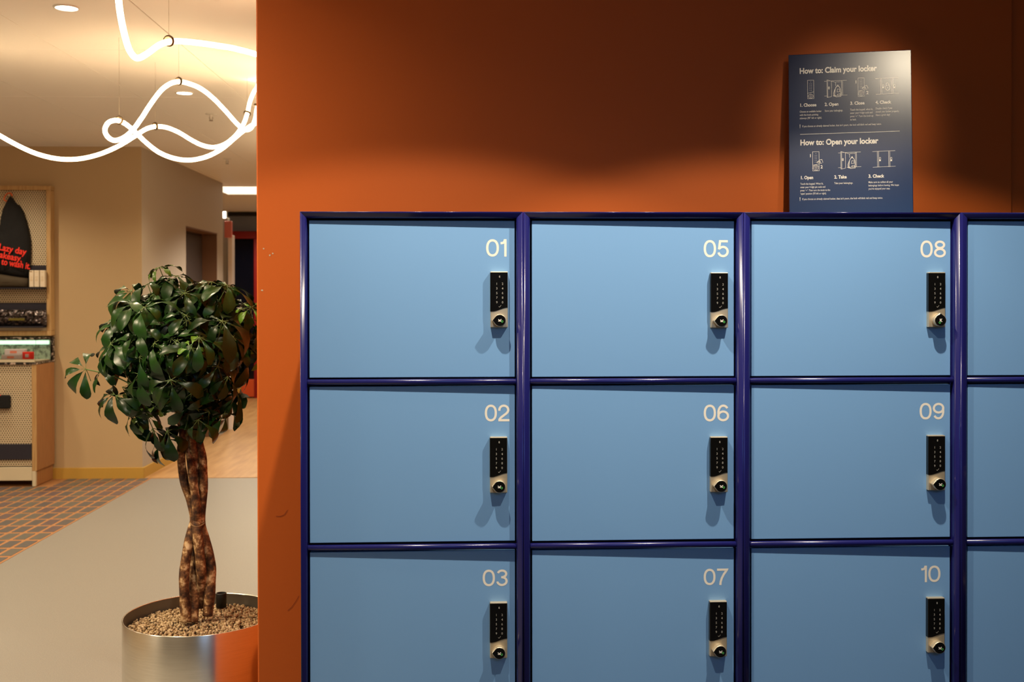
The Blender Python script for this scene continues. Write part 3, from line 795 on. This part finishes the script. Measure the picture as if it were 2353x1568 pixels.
tree = thing('umbrella_tree', 'indoor umbrella tree with braided trunk and dark glossy round crown in steel planter', 'tree', (PX, PY, GZ - 0.02))
def tp_(px, py, dy=0.0): return aty(px, py, PY + dy) - tree.location
M_PER = PY / F_
STEMS = [
    ([(429, 1428, -.035), (425, 1385, -.035), (423, 1340, -.035), (425, 1300, -.03), (433, 1255, -.02), (442, 1215, -.005), (447, 1190, .0), (438, 1152, .005), (425, 1112, .005), (418, 1072, .0), (416, 1035, .0), (420, 1000, .0), (408, 940, -.01), (385, 860, -.02), (365, 790, -.03)], 10.5),
    ([(444, 1430, -.03), (446, 1385, -.015), (446, 1335, .0), (448, 1290, .015), (451, 1250, .015), (454, 1212, .012), (453, 1190, -.012), (450, 1150, -.018), (444, 1110, -.02), (439, 1070, -.015), (434, 1035, .0), (430, 1000, .012), (425, 940, .02), (430, 860, .05), (425, 780, .08)], 10.0),
    ([(461, 1392, .02), (463, 1350, -.005), (463, 1318, -.02), (460, 1285, -.025), (456, 1245, -.025), (452, 1210, -.018), (455, 1188, .012), (458, 1150, .02), (457, 1110, .018), (452, 1072, .01), (447, 1040, -.005), (441, 1005, -.015), (445, 950, -.03), (460, 870, -.06), (455, 790, -.08)], 10.5),
    ([(477, 1415, -.01), (481, 1375, -.008), (484, 1340, -.005), (485, 1308, .0), (480, 1270, .005), (470, 1238, .01), (463, 1212, .01), (461, 1190, .006), (466, 1150, .0), (468, 1112, .0), (467, 1075, .0), (464, 1045, .0), (457, 1010, .0), (455, 975, .0), (475, 900, .02), (500, 820, .03)], 10.5)]
for pts, wpx in STEMS:
    path = catmull([tp_(*p) for p in pts], 6)
    n = len(path); rr = []
    for i in range(n):
        t = i / (n - 1)
        rr.append(M_PER * wpx * (1.16 - 0.40 * t) * (1 + 0.045 * math.sin(i * 0.55 + wpx * 7 + pts[0][0]) + 0.03 * math.sin(i * 0.23 + pts[0][0])))
    tube('stem', path, rr, M_BARK, tree, 14)
c = tp_(455, 1204, 0)
ringp = [c + Vector((0.0215 * math.cos(a) , 0.032 * math.sin(a), 0.0035 * math.sin(2 * a + 1))) for a in [2 * PI * k / 24 for k in range(25)]]
tube('twine_tie', ringp, 0.0022, M_TIE, tree, 6)

# leaves: palmate, several leaflets about one joint
def leaf_mesh(name, nl, seed, L=0.092, droop=0.5, m=M_LEAF, spread=360, petiole=0.09):
    r = random.Random(seed); vs, fs, fm = [], [], []
    SEG = [(0.0, 0.02), (0.10, 0.10), (0.25, 0.34), (0.45, 0.66), (0.62, 0.86), (0.78, 0.95), (0.90, 0.76), (0.97, 0.38), (1.0, 0.04)]
    for k in range(nl):
        az = math.radians(spread) * ((k + .5 + r.uniform(-.25, .25)) / nl - .5)
        l = L * r.uniform(0.62, 1.12); w = l * r.uniform(0.20, 0.255); dr = droop * r.uniform(0.5, 1.5); curl = r.uniform(0.3, 1.1)
        stalk = 0.014 + 0.006 * r.random(); fold = r.uniform(0.10, 0.34); tw = r.uniform(-.5, .5)
        d = Vector((math.cos(az), math.sin(az), 0)); s = Vector((-math.sin(az), math.cos(az), 0)); b0 = len(vs)
        def pt(t):
            x = stalk + l * t; ang = dr + curl * t * t
            return d * (x * math.cos(ang * .75)) + Vector((0, 0, -x * math.sin(ang * .75)))
        # leaflet stalk
        sv, sf = tube_geo([Vector((0, 0, 0)), pt(0.0)], 0.0011, 4, False)
        vs += sv; fs += [tuple(b0 + i for i in f) for f in sf]; fm += [1] * len(sf); b0 = len(vs)
        for t, hw in SEG:
            c = pt(t); up = Vector((0, 0, 1)); sd = (s * math.cos(tw * t) + up * math.sin(tw * t))
            wob = 0.004 * math.sin(t * 9 + k)
            vs += [c + sd * (w * hw) + up * (fold * w * hw + wob), c + sd * (w * hw * .5) + up * (fold * w * hw * .38), c, c - sd * (w * hw * .5) + up * (fold * w * hw * .38), c - sd * (w * hw) + up * (fold * w * hw - wob)]
        for i in range(len(SEG) - 1):
            for j in range(4):
                fs.append((b0 + 5 * i + j, b0 + 5 * i + j + 1, b0 + 5 * i + j + 6, b0 + 5 * i + j + 5)); fm.append(0)
    b0 = len(vs)
    sv, sf = tube_geo(catmull([(0, 0, 0), (0.0, 0.006, -petiole * .45), (0.0, 0.02, -petiole)], 4), 0.0015, 5, False)
    vs += sv; fs += [tuple(b0 + i for i in f) for f in sf]; fm += [1] * len(sf)
    return mesh(name, vs, fs, [m, M_STEM], True, fm)
LEAVES = [leaf_mesh('leaf', rnd.choice((6, 7, 7, 8)), 11 + k, rnd.uniform(.088, .106), rnd.uniform(.0, .55)) for k in range(9)]
LDROOP = [leaf_mesh('leaf', 6, 41 + k, .102, rnd.uniform(.8, 1.15)) for k in range(4)]
LYOUNG = [leaf_mesh('leaf', 6, 71 + k, .06, .3, M_LEAFY) for k in range(2)]
LSIDE = [leaf_mesh('leaf', 5, 91 + k, .118, .04, M_LEAF, 210) for k in range(2)]
def place_leaf(me, p, nrm, spin, s=1.0):
    if isinstance(spin, tuple):     # main direction of the leaflets given
        z = Vector(nrm).normalized(); x = Vector(spin); x = (x - z * x.dot(z)).normalized(); y = z.cross(x)
        q = Matrix((x, y, z)).transposed().to_quaternion()
    else:
        q = Vector(nrm).normalized().to_track_quat('Z', 'Y') @ Euler((0, 0, spin)).to_quaternion()
    o = link('leaf', me, tree, p); o.rotation_mode = 'QUATERNION'; o.rotation_quaternion = q; o.scale = (s, s, s)
    return o
# leaves the photo lets one find
for me, px, py, dy, nv, spin, s in (
        (LSIDE[0], 303, 668, -.05, (0, -.6, .8), (-1, -.1, 0), .80), (LSIDE[1], 275, 742, -.06, (0, -.5, .85), (-1, -.3, -.15), .78), (LSIDE[0], 262, 800, -.08, (-.1, -.6, .8), (-1, -.5, -.2), .72), (LSIDE[1], 262, 905, -.09, (-.3, -.6, .7), (-1, -.3, -.7), .74), (LSIDE[1], 197, 848, -.04, (.05, -.9, .45), (-1, 0, -.05), .74), (LEAVES[1], 232, 852, -.05, (-.5, -.5, .7), 1.2, .72),
        (LEAVES[0], 281, 782, -.1, (-.5, -.35, .8), .3, .95), (LEAVES[2], 264, 727, -.06, (-.6, -.2, .75), 1.1, 1.0), (LEAVES[3], 392, 874, -.25, (-.05, -.8, .45), .4, 1.0),
        (LYOUNG[0], 440, 800, -.26, (.1, -.85, .4), .7, .7), (LEAVES[4], 510, 738, -.2, (.2, -.45, .85), .2, 1.05), (LEAVES[5], 458, 776, -.24, (.1, -.55, .75), 1.2, 1.05),
        (LEAVES[6], 372, 809, -.24, (-.1, -.8, .3), .8, 1.0), (LEAVES[7], 322, 761, -.18, (-.4, -.5, .7), 2.0, .9), (LDROOP[0], 266, 910, -.12, (-.6, -.4, .5), .6, 1.0),
        (LDROOP[1], 300, 950, -.08, (-.4, -.4, .7), 1.6, .95), (LDROOP[2], 516, 950, -.1, (.35, -.5, .7), .5, .85), (LDROOP[3], 385, 990, -.12, (-.1, -.6, .6), 1.4, .95),
        (LYOUNG[0], 366, 614, -.02, (-.25, -.2, .95), .8, .95), (LEAVES[8], 405, 634, -.02, (.1, -.3, .95), .5, .85), (LEAVES[0], 521, 655, -.04, (.3, -.3, .9), .9, .95),
        (LEAVES[1], 486, 648, -.05, (.1, -.4, .9), 2.2, .9), (LYOUNG[1], 578, 706, -.05, (.2, -.6, .7), .4, .95), (LEAVES[3], 560, 700, -.03, (.3, -.5, .7), 1.4, .85),
        (LDROOP[0], 350, 985, -.1, (-.3, -.5, .7), 2.4, .9), (LDROOP[1], 455, 965, -.16, (.1, -.6, .6), .2, .95), (LEAVES[2], 318, 860, -.2, (-.35, -.75, .35), 1.4, .95),
        (LYOUNG[1], 300, 712, -.1, (-.5, -.2, .8), 2.6, 1.0), (LDROOP[2], 372, 1010, -.06, (-.15, -.4, .7), .9, .8), (LDROOP[3], 545, 905, -.06, (.5, -.4, .6), 1.1, .9)):
    place_leaf(me, tp_(px, py, dy), nv, spin, s)
cc = tp_(426, 808, 0)
RX, RZ, RY = 0.25, 0.25, 0.24
cnt = 0
while cnt < 185:
    v = Vector((rnd.gauss(0, 1), rnd.gauss(0, 1) - .25, rnd.gauss(0, 1))).normalized()
    k = rnd.uniform(.25, 1.0) ** 0.5 * rnd.uniform(.92, 1.10)
    p = Vector((v.x * RX * k, v.y * RY * k, v.z * RZ * k))
    if v.z < -.3: p.x *= .92
    p = cc + p
    wx = p.x + tree.location.x
    if wx > -0.70 or (v.z < -.86): continue
    nv = Vector((v.x * .8, v.y * .8, v.z * .6 + .55)) + Vector((rnd.uniform(-.5, .5), rnd.uniform(-.5, .5), rnd.uniform(-.2, .4)))
    pool = LYOUNG if rnd.random() < .05 else (LDROOP if v.z < -.2 else LEAVES)
    place_leaf(rnd.choice(pool), p, nv, rnd.uniform(0, 6.28), rnd.uniform(.72, 1.05)); cnt += 1
# twigs inside the crown and the long one reaching left
for a, b in (((405, 930, 0), (330, 860, -.06)), ((380, 850, -.02), (300, 780, -.06)), ((430, 860, .05), (420, 700, .02)), ((460, 870, -.05), (520, 740, -.1)), ((490, 850, .02), (560, 780, -.02)),
             ((425, 780, .05), (380, 660, -.02)), ((455, 790, -.06), (500, 680, -.04)), ((330, 900, -.03), (198, 849, -.038)), ((370, 800, -.03), (300, 680, -.04))):
    A, B = tp_(*a), tp_(*b)
    tube('twig', catmull([A, (A + B) / 2 + Vector((0, 0, .012)), B], 6), 0.0022, M_STEM, tree, 7)

# ================================================================== NEON ROPE LIGHT
neon = thing('rope_light', 'looping white glowing rope light hung on thin wires from the lobby ceiling', 'lamp', (-1.9, 4.6, 2.2))
def nt_(p): return (p if isinstance(p, Vector) else aty(*p)) - neon.location
V3 = lambda *a: Vector(a)
SEG_A = [V3(-3.6, 2.3, 2.35), V3(-3.0, 2.5, 2.25), V3(-2.4, 2.45, 2.38), V3(-1.9, 2.55, 2.24), V3(-1.5, 2.6, 2.40), V3(-1.22, 2.72, 2.46), V3(-1.13, 2.98, 2.42), (270, -35, 3.2), (272, -5, 3.29), (277, 35, 3.36), (285, 75, 3.42), (296, 112, 3.48), (308, 130, 3.53), (320, 133, 3.58), (340, 122, 3.65), (365, 104, 3.72), (388, 96, 3.8), (415, 95, 3.86), (450, 98, 3.92), (500, 105, 4.0), (545, 113, 4.08), (600, 129, 4.18), (640, 150, 4.3)]
SEG_B = [(-330, 230, 5.0), (-220, 200, 5.0), (-110, 245, 5.05), (-40, 288, 5.1), (0, 312, 5.14), (40, 334, 5.18), (80, 352, 5.2), (120, 363, 5.22), (155, 366.5, 5.24), (190, 364, 5.26), (230, 354, 5.3), (270, 337, 5.34), (305, 316, 5.38), (335, 297, 5.42), (357, 291, 5.46), (382, 293, 5.5), (410, 304, 5.54), (440, 322, 5.58), (465, 334, 5.62), (490, 338.5, 5.66), (515, 332, 5.7), (540, 313, 5.74), (558, 288, 5.78), (568, 262, 5.82), (575, 232, 5.86), (588, 205, 5.9), (610, 195, 5.95), V3(-1.08, 6.5, 2.36), V3(-1.12, 7.0, 2.2), V3(-1.25, 7.6, 2.36), V3(-1.3, 8.2, 2.22), V3(-1.2, 8.9, 2.36)]
SEG_C = [(640, 190, 5.5), (610, 215, 5.5), (592, 245, 5.5), (586, 275, 5.48), (576, 295, 5.46), (562, 298, 5.42), (545, 285, 5.36), (520, 257, 5.3), (490, 226, 5.22), (460, 203, 5.15), (430, 191, 5.08), (411, 188, 5.04), (392, 192, 5.0), (370, 208, 4.98), (345, 241, 4.96), (325, 272, 4.94), (305, 299, 4.93), (285, 316, 4.92), (264, 323, 4.9), (248, 315, 4.86), (241, 299, 4.84), (248, 283, 4.86), (262, 277, 4.9), (274, 278, 4.94), (290, 286, 4.98), (310, 303, 5.04), (335, 327, 5.1), (365, 350, 5.18), (400, 364, 5.26), (437, 368, 5.34), (475, 360, 5.42), (510, 342, 5.5), (540, 317, 5.58), (562, 299, 5.66), (585, 285, 5.74), (620, 275, 5.8)]
for s in (SEG_A, SEG_B, SEG_C):
    tube('glow_tube', catmull([nt_(p) for p in s], 8), 0.0098, M_TUBE, neon, 12)
def neon_ring(seq, i, face=None):
    p0, p, p1 = nt_(seq[i - 1]), nt_(seq[i]), nt_(seq[i + 1])
    t = (p1 - p0).normalized()
    vs, fs = [], []
    R, r = 0.0165, 0.0036
    for a in range(20):
        for b in range(6):
            A, B = 2 * PI * a / 20, 2 * PI * b / 6
            vs.append(((R + r * math.cos(B)) * math.cos(A), (R + r * math.cos(B)) * math.sin(A), 1.9 * r * math.sin(B)))
            fs.append((a * 6 + b, ((a + 1) % 20) * 6 + b, ((a + 1) % 20) * 6 + (b + 1) % 6, a * 6 + (b + 1) % 6))
    o = link('hanging_ring', mesh('hanging_ring', vs, fs, M_RING, True), neon, p + Vector((0, 0, 0.003)))
    o.rotation_mode = 'QUATERNION'; o.rotation_quaternion = t.to_track_quat('Z', 'Y')
    top = Vector((p.x, p.y, CEIL + 0.002 - neon.location.z))
    tube('suspension_wire', [p + Vector((0, 0, 0.018)), top], 0.0005, M_WIRE, neon, 5)
for s, i in ((SEG_A, 16), (SEG_A, 4), (SEG_B, 14), (SEG_B, 23), (SEG_C, 11), (SEG_C, 23), (SEG_C, 2)):
    neon_ring(s, i)

# downlights and detectors on the lobby ceiling
for k, (px, py) in enumerate(((153, 17), (424, 213))):
    c = atz(px, py, CEIL)
    t = thing('downlight', ('round white recessed ceiling light nearest the camera, upper left', 'round white recessed ceiling light under the crest of the rope light')[k], 'ceiling light', c, (0, 0, 0), 'recessed lobby ceiling lights')
    lathe('lens', [(0, -0.004), (0.040, -0.004), (0.043, -0.002), (0.043, 0.004)], M_LENS, t, sides=32)
    lathe('trim_ring', [(0.043, 0.002), (0.043, -0.005), (0.047, -0.006), (0.051, -0.003), (0.052, 0.002)], M_TRIM, t, sides=32)
for k, (px, py) in enumerate(((485, 262), (522, 365))):
    c = atz(px, py, CEIL)
    t = thing('sprinkler_head', ('small white sprinkler head on the ceiling beside the rope light loops', 'small white sprinkler head on the ceiling near the tan wall corner')[k], 'sprinkler', c, (0, 0, 0), 'ceiling sprinkler heads')
    lathe('escutcheon', [(0, -0.006), (0.018, -0.006), (0.034, -0.003), (0.036, 0.001)], M_TRIM, t, sides=24)
    lathe('nozzle', [(0.009, -0.004), (0.008, -0.02), (0.005, -0.024), (0.004, -0.034), (0, -0.034)], M_TRIM, t, sides=12)
    for sgn in (-1, 1): tube('yoke_arm', [Vector((sgn * .009, 0, -.018)), Vector((sgn * .012, 0, -.03)), Vector((sgn * .002, 0, -.042))], 0.0018, M_WIRE, t, 6)
    lathe('deflector', [(0, -0.042), (0.014, -0.042), (0.014, -0.044), (0, -0.044)], M_WIRE, t, sides=12)

# ================================================================== SHOP DISPLAY at the far left
YD = 8.19                       # front of the base
YU = 8.47                       # front of the wall frame
XR = aty(127, 900, YF).x         # right side of the unit
XL = -4.75
dsp = thing('shop_display', 'oak framed shop display of cream perforated board with a glass counter case', 'display', (XR, YD, 0))
def db(name, x0, y0, z0, x1, y1, z1, m, bevel=0.003):
    return box(name, rel((x0, y0, z0), dsp), rel((x1, y1, z1), dsp), m, dsp, bevel, 1)
zU = lambda py: aty(110, py, YU).z
zB = lambda py: aty(80, py, YD).z
pxw = YU / F_
FT = 10 * pxw
ztop, zbot = zU(427), zU(772)
db('frame_top_rail', XL, YU, ztop - FT, XR, YF, ztop, M_OAK)
db('frame_bottom_rail', XL, YU, zbot, XR, YF, zbot + FT * 1.15, M_OAK)
db('frame_post', XR - FT, YU, zbot + FT * 1.15, XR, YF, ztop - FT, M_OAK)
db('frame_post', XL, YU, zbot + FT * 1.15, XL + FT, YF, ztop - FT, M_OAK)
db('perforated_panel', XL + FT, YU + 0.035, zbot + FT, XR - FT, YF - 0.005, ztop - FT, M_PEG, 0)
db('panel_edge_strip', XL + FT, YU + 0.012, zbot + FT * 1.15, XR - FT, YU + 0.034, zU(753), M_CREAM)
def tray(name, pyt, pyb, lip):
    z1, z0 = zU(pyt), zU(pyb)
    db(name, XL + FT, YU + 0.028, z0, XR - FT - 0.004, YU + 0.034, z1, M_NAVYCLOTH, 0)
    db('shelf_lip', XL + FT, YU - 0.06, z0, XR - FT - 0.006, YU + 0.03, z0 + lip, M_NAVYCLOTH, 0.002)
tray('shelf_back', 610, 664, 0.008); tray('shelf_back', 696, 753, 0.010)
# base cabinet
zc = zB(838)
db('side_panel', XR - 0.014, YD, zB(1083), XR, YF - 0.016, zc, M_OAKD)
db('front_post', XR - 0.035, YD - 0.004, zB(1083), XR - 0.014, YD + 0.02, zc, M_OAK)
db('front_post', XR - 0.014, YD - 0.004, zB(1083), XR, YD, zc, M_OAK, 0)
db('perforated_panel', XL, YD + 0.010, zB(1072), XR - 0.035, YD + 0.022, zc, M_PEG, 0)
db('shelf_band', XL, YD - 0.008, zB(1056), XR - 0.037, YD + 0.012, zB(1021), M_NAVYCLOTH, 0.002)
db('plinth', XL, YD, zB(1105), XR - 0.035, YD + 0.02, zB(1074), M_CREAM)
db('foot', XR - 0.034, YD - 0.004, 0.006, XR - 0.008, YD + 0.022, zB(1083), M_CREAM)
db('plinth_return', XR - 0.03, YD + 0.022, 0.005, XR - 0.012, YF - 0.02, zB(1083), M_OAKD)
# counter case
zc1 = zU(775)
db('counter_slab', XL, YD - 0.012, zc, XR + 0.004, YF - 0.016, zc + 0.016, M_TERR, 0.002)
db('counter_upstand', XL, YF - 0.06, zc + 0.016, XR + 0.004, YF - 0.016, zc1 + 0.0, M_TERR, 0.002)
db('counter_front_rail', XL, YD, zc + 0.016, XR - 0.012, YD + 0.012, zB(826), M_CREAM, 0.002)
db('case_back', XL, YF - 0.075, zc + 0.016, XR - 0.01, YF - 0.062, zc1 - 0.02, M_MINT, 0)
db('case_light', XL, YF - 0.095, aty(60, 792, 8.45).z, XR - 0.012, YF - 0.08, aty(60, 783, 8.45).z, M_MINTLIT, 0.004)
db('case_rim', XR - 0.012, YD - 0.006, zc1 - 0.012, XR - 0.002, YF - 0.06, zc1 - 0.004, M_TERR, 0.002)
db('case_shelf', XL, YD + 0.012, zc + 0.016, XR - 0.012, YF - 0.075, zc + 0.024, M_CREAM, 0)
db('glass_front', XL, YD - 0.003, zB(826), XR - 0.004, YD, zc1 - 0.006, M_CLEAR, 0)
db('glass_side', XR - 0.006, YD, zc + 0.016, XR - 0.002, YF - 0.062, zc1 - 0.006, M_CLEAR, 0)

def pbox(name, label, cat, pa, pz, y0, y1, m, group=None, bevel=0.004):
    """a boxy thing given by photo corners on its front at depth y0"""
    a, b = aty(*pa, y0), aty(*pz, y0)
    o = thing(name, label, cat, ((a.x + b.x) / 2, y0, min(a.z, b.z)), (0, 0, 0), group)
    w, h = abs(b.x - a.x), abs(a.z - b.z)
    box('carton_body', (-w / 2, 0, 0), (w / 2, y1 - y0, h), m, o, bevel, 1)
    return o, w, h
YS = YU - 0.045
for k, (xa, xb) in enumerate(((67, 77), (78.3, 89.6), (91.6, 102.8))):
    o, w, h = pbox('carton', ('slim cream carton on the display shelf, half hidden by the black bag', 'slim cream carton between two others on the display shelf', 'slim cream carton on the display shelf, closest to the oak post')[k],
                   'box', (xa, 621.5), (xb, 660), YS, YS + 0.035, M_CARD, 'cream cartons on the display shelf', 0.002)
    for z0 in (0.55, 0.62, 0.9):
        v, f = ribbon_geo([(-w * .25, h * z0), (w * .25, h * z0)], 0.0018, False, -0.0005)
        link('printed_line', mesh('printed_line', v, f, M_OCHRE), o)
    v, f = ribbon_geo(arc(0, h * .42, w * .2, w * .2, 0, 360, 12)[:-1], 0.0022, True, -0.0005)
    link('printed_ring', mesh('printed_ring', v, f, M_OCHRE), o)

# bag, pouch and foil pack are soft: lofted outlines
def soft(name, outline, y, depth, m, parent, puff=0.5):
    """outline of photo pixels (closed) blown up like a filled bag; in parent's frame"""
    P = [aty(*p, y) - parent.location for p in outline]
    cx = sum((p.x for p in P)) / len(P); cz = sum((p.z for p in P)) / len(P)
    rings = [(1.0, 0.0), (0.97, -.42), (0.82, -.78), (0.55, -.95), (0.25, -1.0)]
    n = len(P); vs = []; fs = []
    for s, d in rings:
        for i, p in enumerate(P):
            wob = 1 + 0.10 * math.sin(i * 2.1 + d * 5)
            vs.append((cx + (p.x - cx) * s, P[0].y + d * depth * wob, cz + (p.z - cz) * s))
    for k in range(len(rings) - 1):
        for i in range(n): fs.append((k * n + i, k * n + (i + 1) % n, (k + 1) * n + (i + 1) % n, (k + 1) * n + i))
    fs.append(tuple(range((len(rings) - 1) * n, len(rings) * n))); fs.append(tuple(range(n))[::-1])
    me = mesh(name, vs, fs, m, True)
    bm = bmesh.new(); bm.from_mesh(me); bmesh.ops.recalc_face_normals(bm, faces=bm.faces); bm.to_mesh(me); bm.free()
    return link(name, me, parent)
yb0 = YU + 0.024
bag = thing('drawstring_bag', 'black drawstring bag with red lettering hanging on the display board', 'bag', aty(15, 655, yb0))
OUT = [(24, 452), (30, 456), (37, 467), (47, 474), (55, 488), (62, 508), (68, 532), (72, 556), (72, 585), (70, 620), (68, 636), (60, 641), (40, 640), (15, 634), (-15, 628), (-40, 632), (-48, 610), (-44, 575), (-30, 545), (-8, 535), (4, 515), (6, 495), (10, 480), (17, 466)]
soft('bag_body', OUT, yb0, 0.075, M_BLACKBAG, bag)
for t, px, py, hh, w, rot in (('Lazy day', -4, 574, 15, 62, .20), ('makeasy.', -16, 589, 15, 64, .20), ('s to wash it.', -8, 606, 15, 75, .17)):
    a = aty(px, py, yb0 - 0.088); b = aty(px, py - hh, yb0 - 0.088)
    me = text_mesh('lettering', t, (b.z - a.z) / .72, M_RED, 0.0016)
    k = (w * yb0 / F_) / max(v.co.x for v in me.vertices); me.transform(Matrix.Diagonal((k, 1, 1, 1)))
    o = link('lettering', me, bag, a - bag.location, (0, rot, 0))
tube('drawstring', catmull([aty(*p, yb0 - .02) - bag.location for p in ((22, 462), (14, 462), (9, 458), (13, 449), (20, 444), (26, 446), (28, 451))], 5), 0.0045, M_CORD, bag, 6)
lathe('peg', [(0, 0), (0.008, 0), (0.008, 0.05), (0.011, 0.055), (0, 0.058)], M_LOCKSTEEL, bag, aty(27, 450, yb0 + 0.01) - bag.location, 12, (PI / 2, 0, 0))
pouch = thing('pouch', 'dull brown and grey soft pouch lying on the shelf beneath the black bag', 'bag', aty(20, 662, YS))
soft('pouch_body', [(-40, 632), (0, 630), (35, 636), (66, 640), (67, 660), (30, 661), (-40, 661)], YS + 0.03, 0.05, mat('taupe_fabric', (0.055, 0.04, 0.022), 0.8), pouch)
pack = thing('foil_pack', 'crumpled shiny dark foil pack lying on the lower display shelf', 'packet', aty(50, 750, YS))
def foil():
    v, f = [], []
    NX, NZ = 30, 9
    a, b = aty(-45, 713, YS) - pack.location, aty(105, 748, YS) - pack.location
    r = random.Random(3)
    H = [[r.uniform(-1, 1) for _ in range(NZ)] for _ in range(NX)]
    for side in (-1, 1):
        for i in range(NX):
            for j in range(NZ):
                s, t = i / (NX - 1), j / (NZ - 1)
                puff = (math.sin(PI * t) ** .6) * (math.sin(PI * min(1, s * 6 + .02) / 2)) * (math.sin(PI * min(1, (1 - s) * 6 + .02) / 2))
                v.append((a.x + (b.x - a.x) * s, 0.02 + side * (0.026 * puff + (0.010 * H[i][j] * puff if side < 0 else 0)), b.z + (a.z - b.z) * t + 0.003 * H[j][j]))
    for q in range(2):
        o = q * NX * NZ
        for i in range(NX - 1):
            for j in range(NZ - 1): f.append((o + i * NZ + j, o + (i + 1) * NZ + j, o + (i + 1) * NZ + j + 1, o + i * NZ + j + 1))
    me = mesh('foil_body', v, f, M_FOIL)
    bm = bmesh.new(); bm.from_mesh(me); bmesh.ops.remove_doubles(bm, verts=bm.verts, dist=1e-4); bmesh.ops.recalc_face_normals(bm, faces=bm.faces); bm.to_mesh(me); bm.free()
    return link('foil_body', me, pack)
foil()
o = link('foil_print', boxmesh('foil_print', (-0.07, -0.022, 0.045), (0.05, -0.020, 0.062), mat('olive_print', (0.12, 0.10, 0.01), 0.5), 0), pack, (-0.02, 0, 0))
# inside the counter case
def stack_item(name, label, pa, pz, y0, dep, m1, m2=None):
    o, w, h = pbox(name, label, 'packet', pa, pz, y0, y0 + dep, m1, 'packets in the counter case', 0.003)
    if m2: box('printed_band', (-w * .22, -0.001, h * .25), (w * .12, 0.0, h * .7), m2, o)
    return o
M_LILAC = mat('pale_lilac_card', (0.62, 0.58, 0.60), 0.5)
stack_item('packet', 'pale packet at the front of the counter case, lowest one', (3, 816), (50, 826.5), YD + 0.03, 0.05, M_LILAC, mat('salmon_print', (0.75, 0.25, 0.16), 0.5))
stack_item('packet', 'pale packet lying behind and above another in the counter case', (10, 803), (56, 815), YD + 0.085, 0.05, M_LILAC, mat('salmon_print', (0.75, 0.25, 0.16), 0.5))
stack_item('sachet', 'red and white sachet at the right inside the counter case', (51, 809), (75, 826), YD + 0.045, 0.03, M_RED, M_LILAC)
# dark case hung on the lower board
o, w, h = pbox('zip_case', 'black zip case with a red top edge hung low on the cream board', 'case', (-40, 909), (20, 940), YD - 0.035, YD + 0.009, M_BLACKBAG, None, 0.008)
box('red_piping', (-w / 2 + .02, -0.002, h - 0.004), (w / 2 - 0.06, 0.010, h + 0.003), M_RED, o, 0.001, 1)
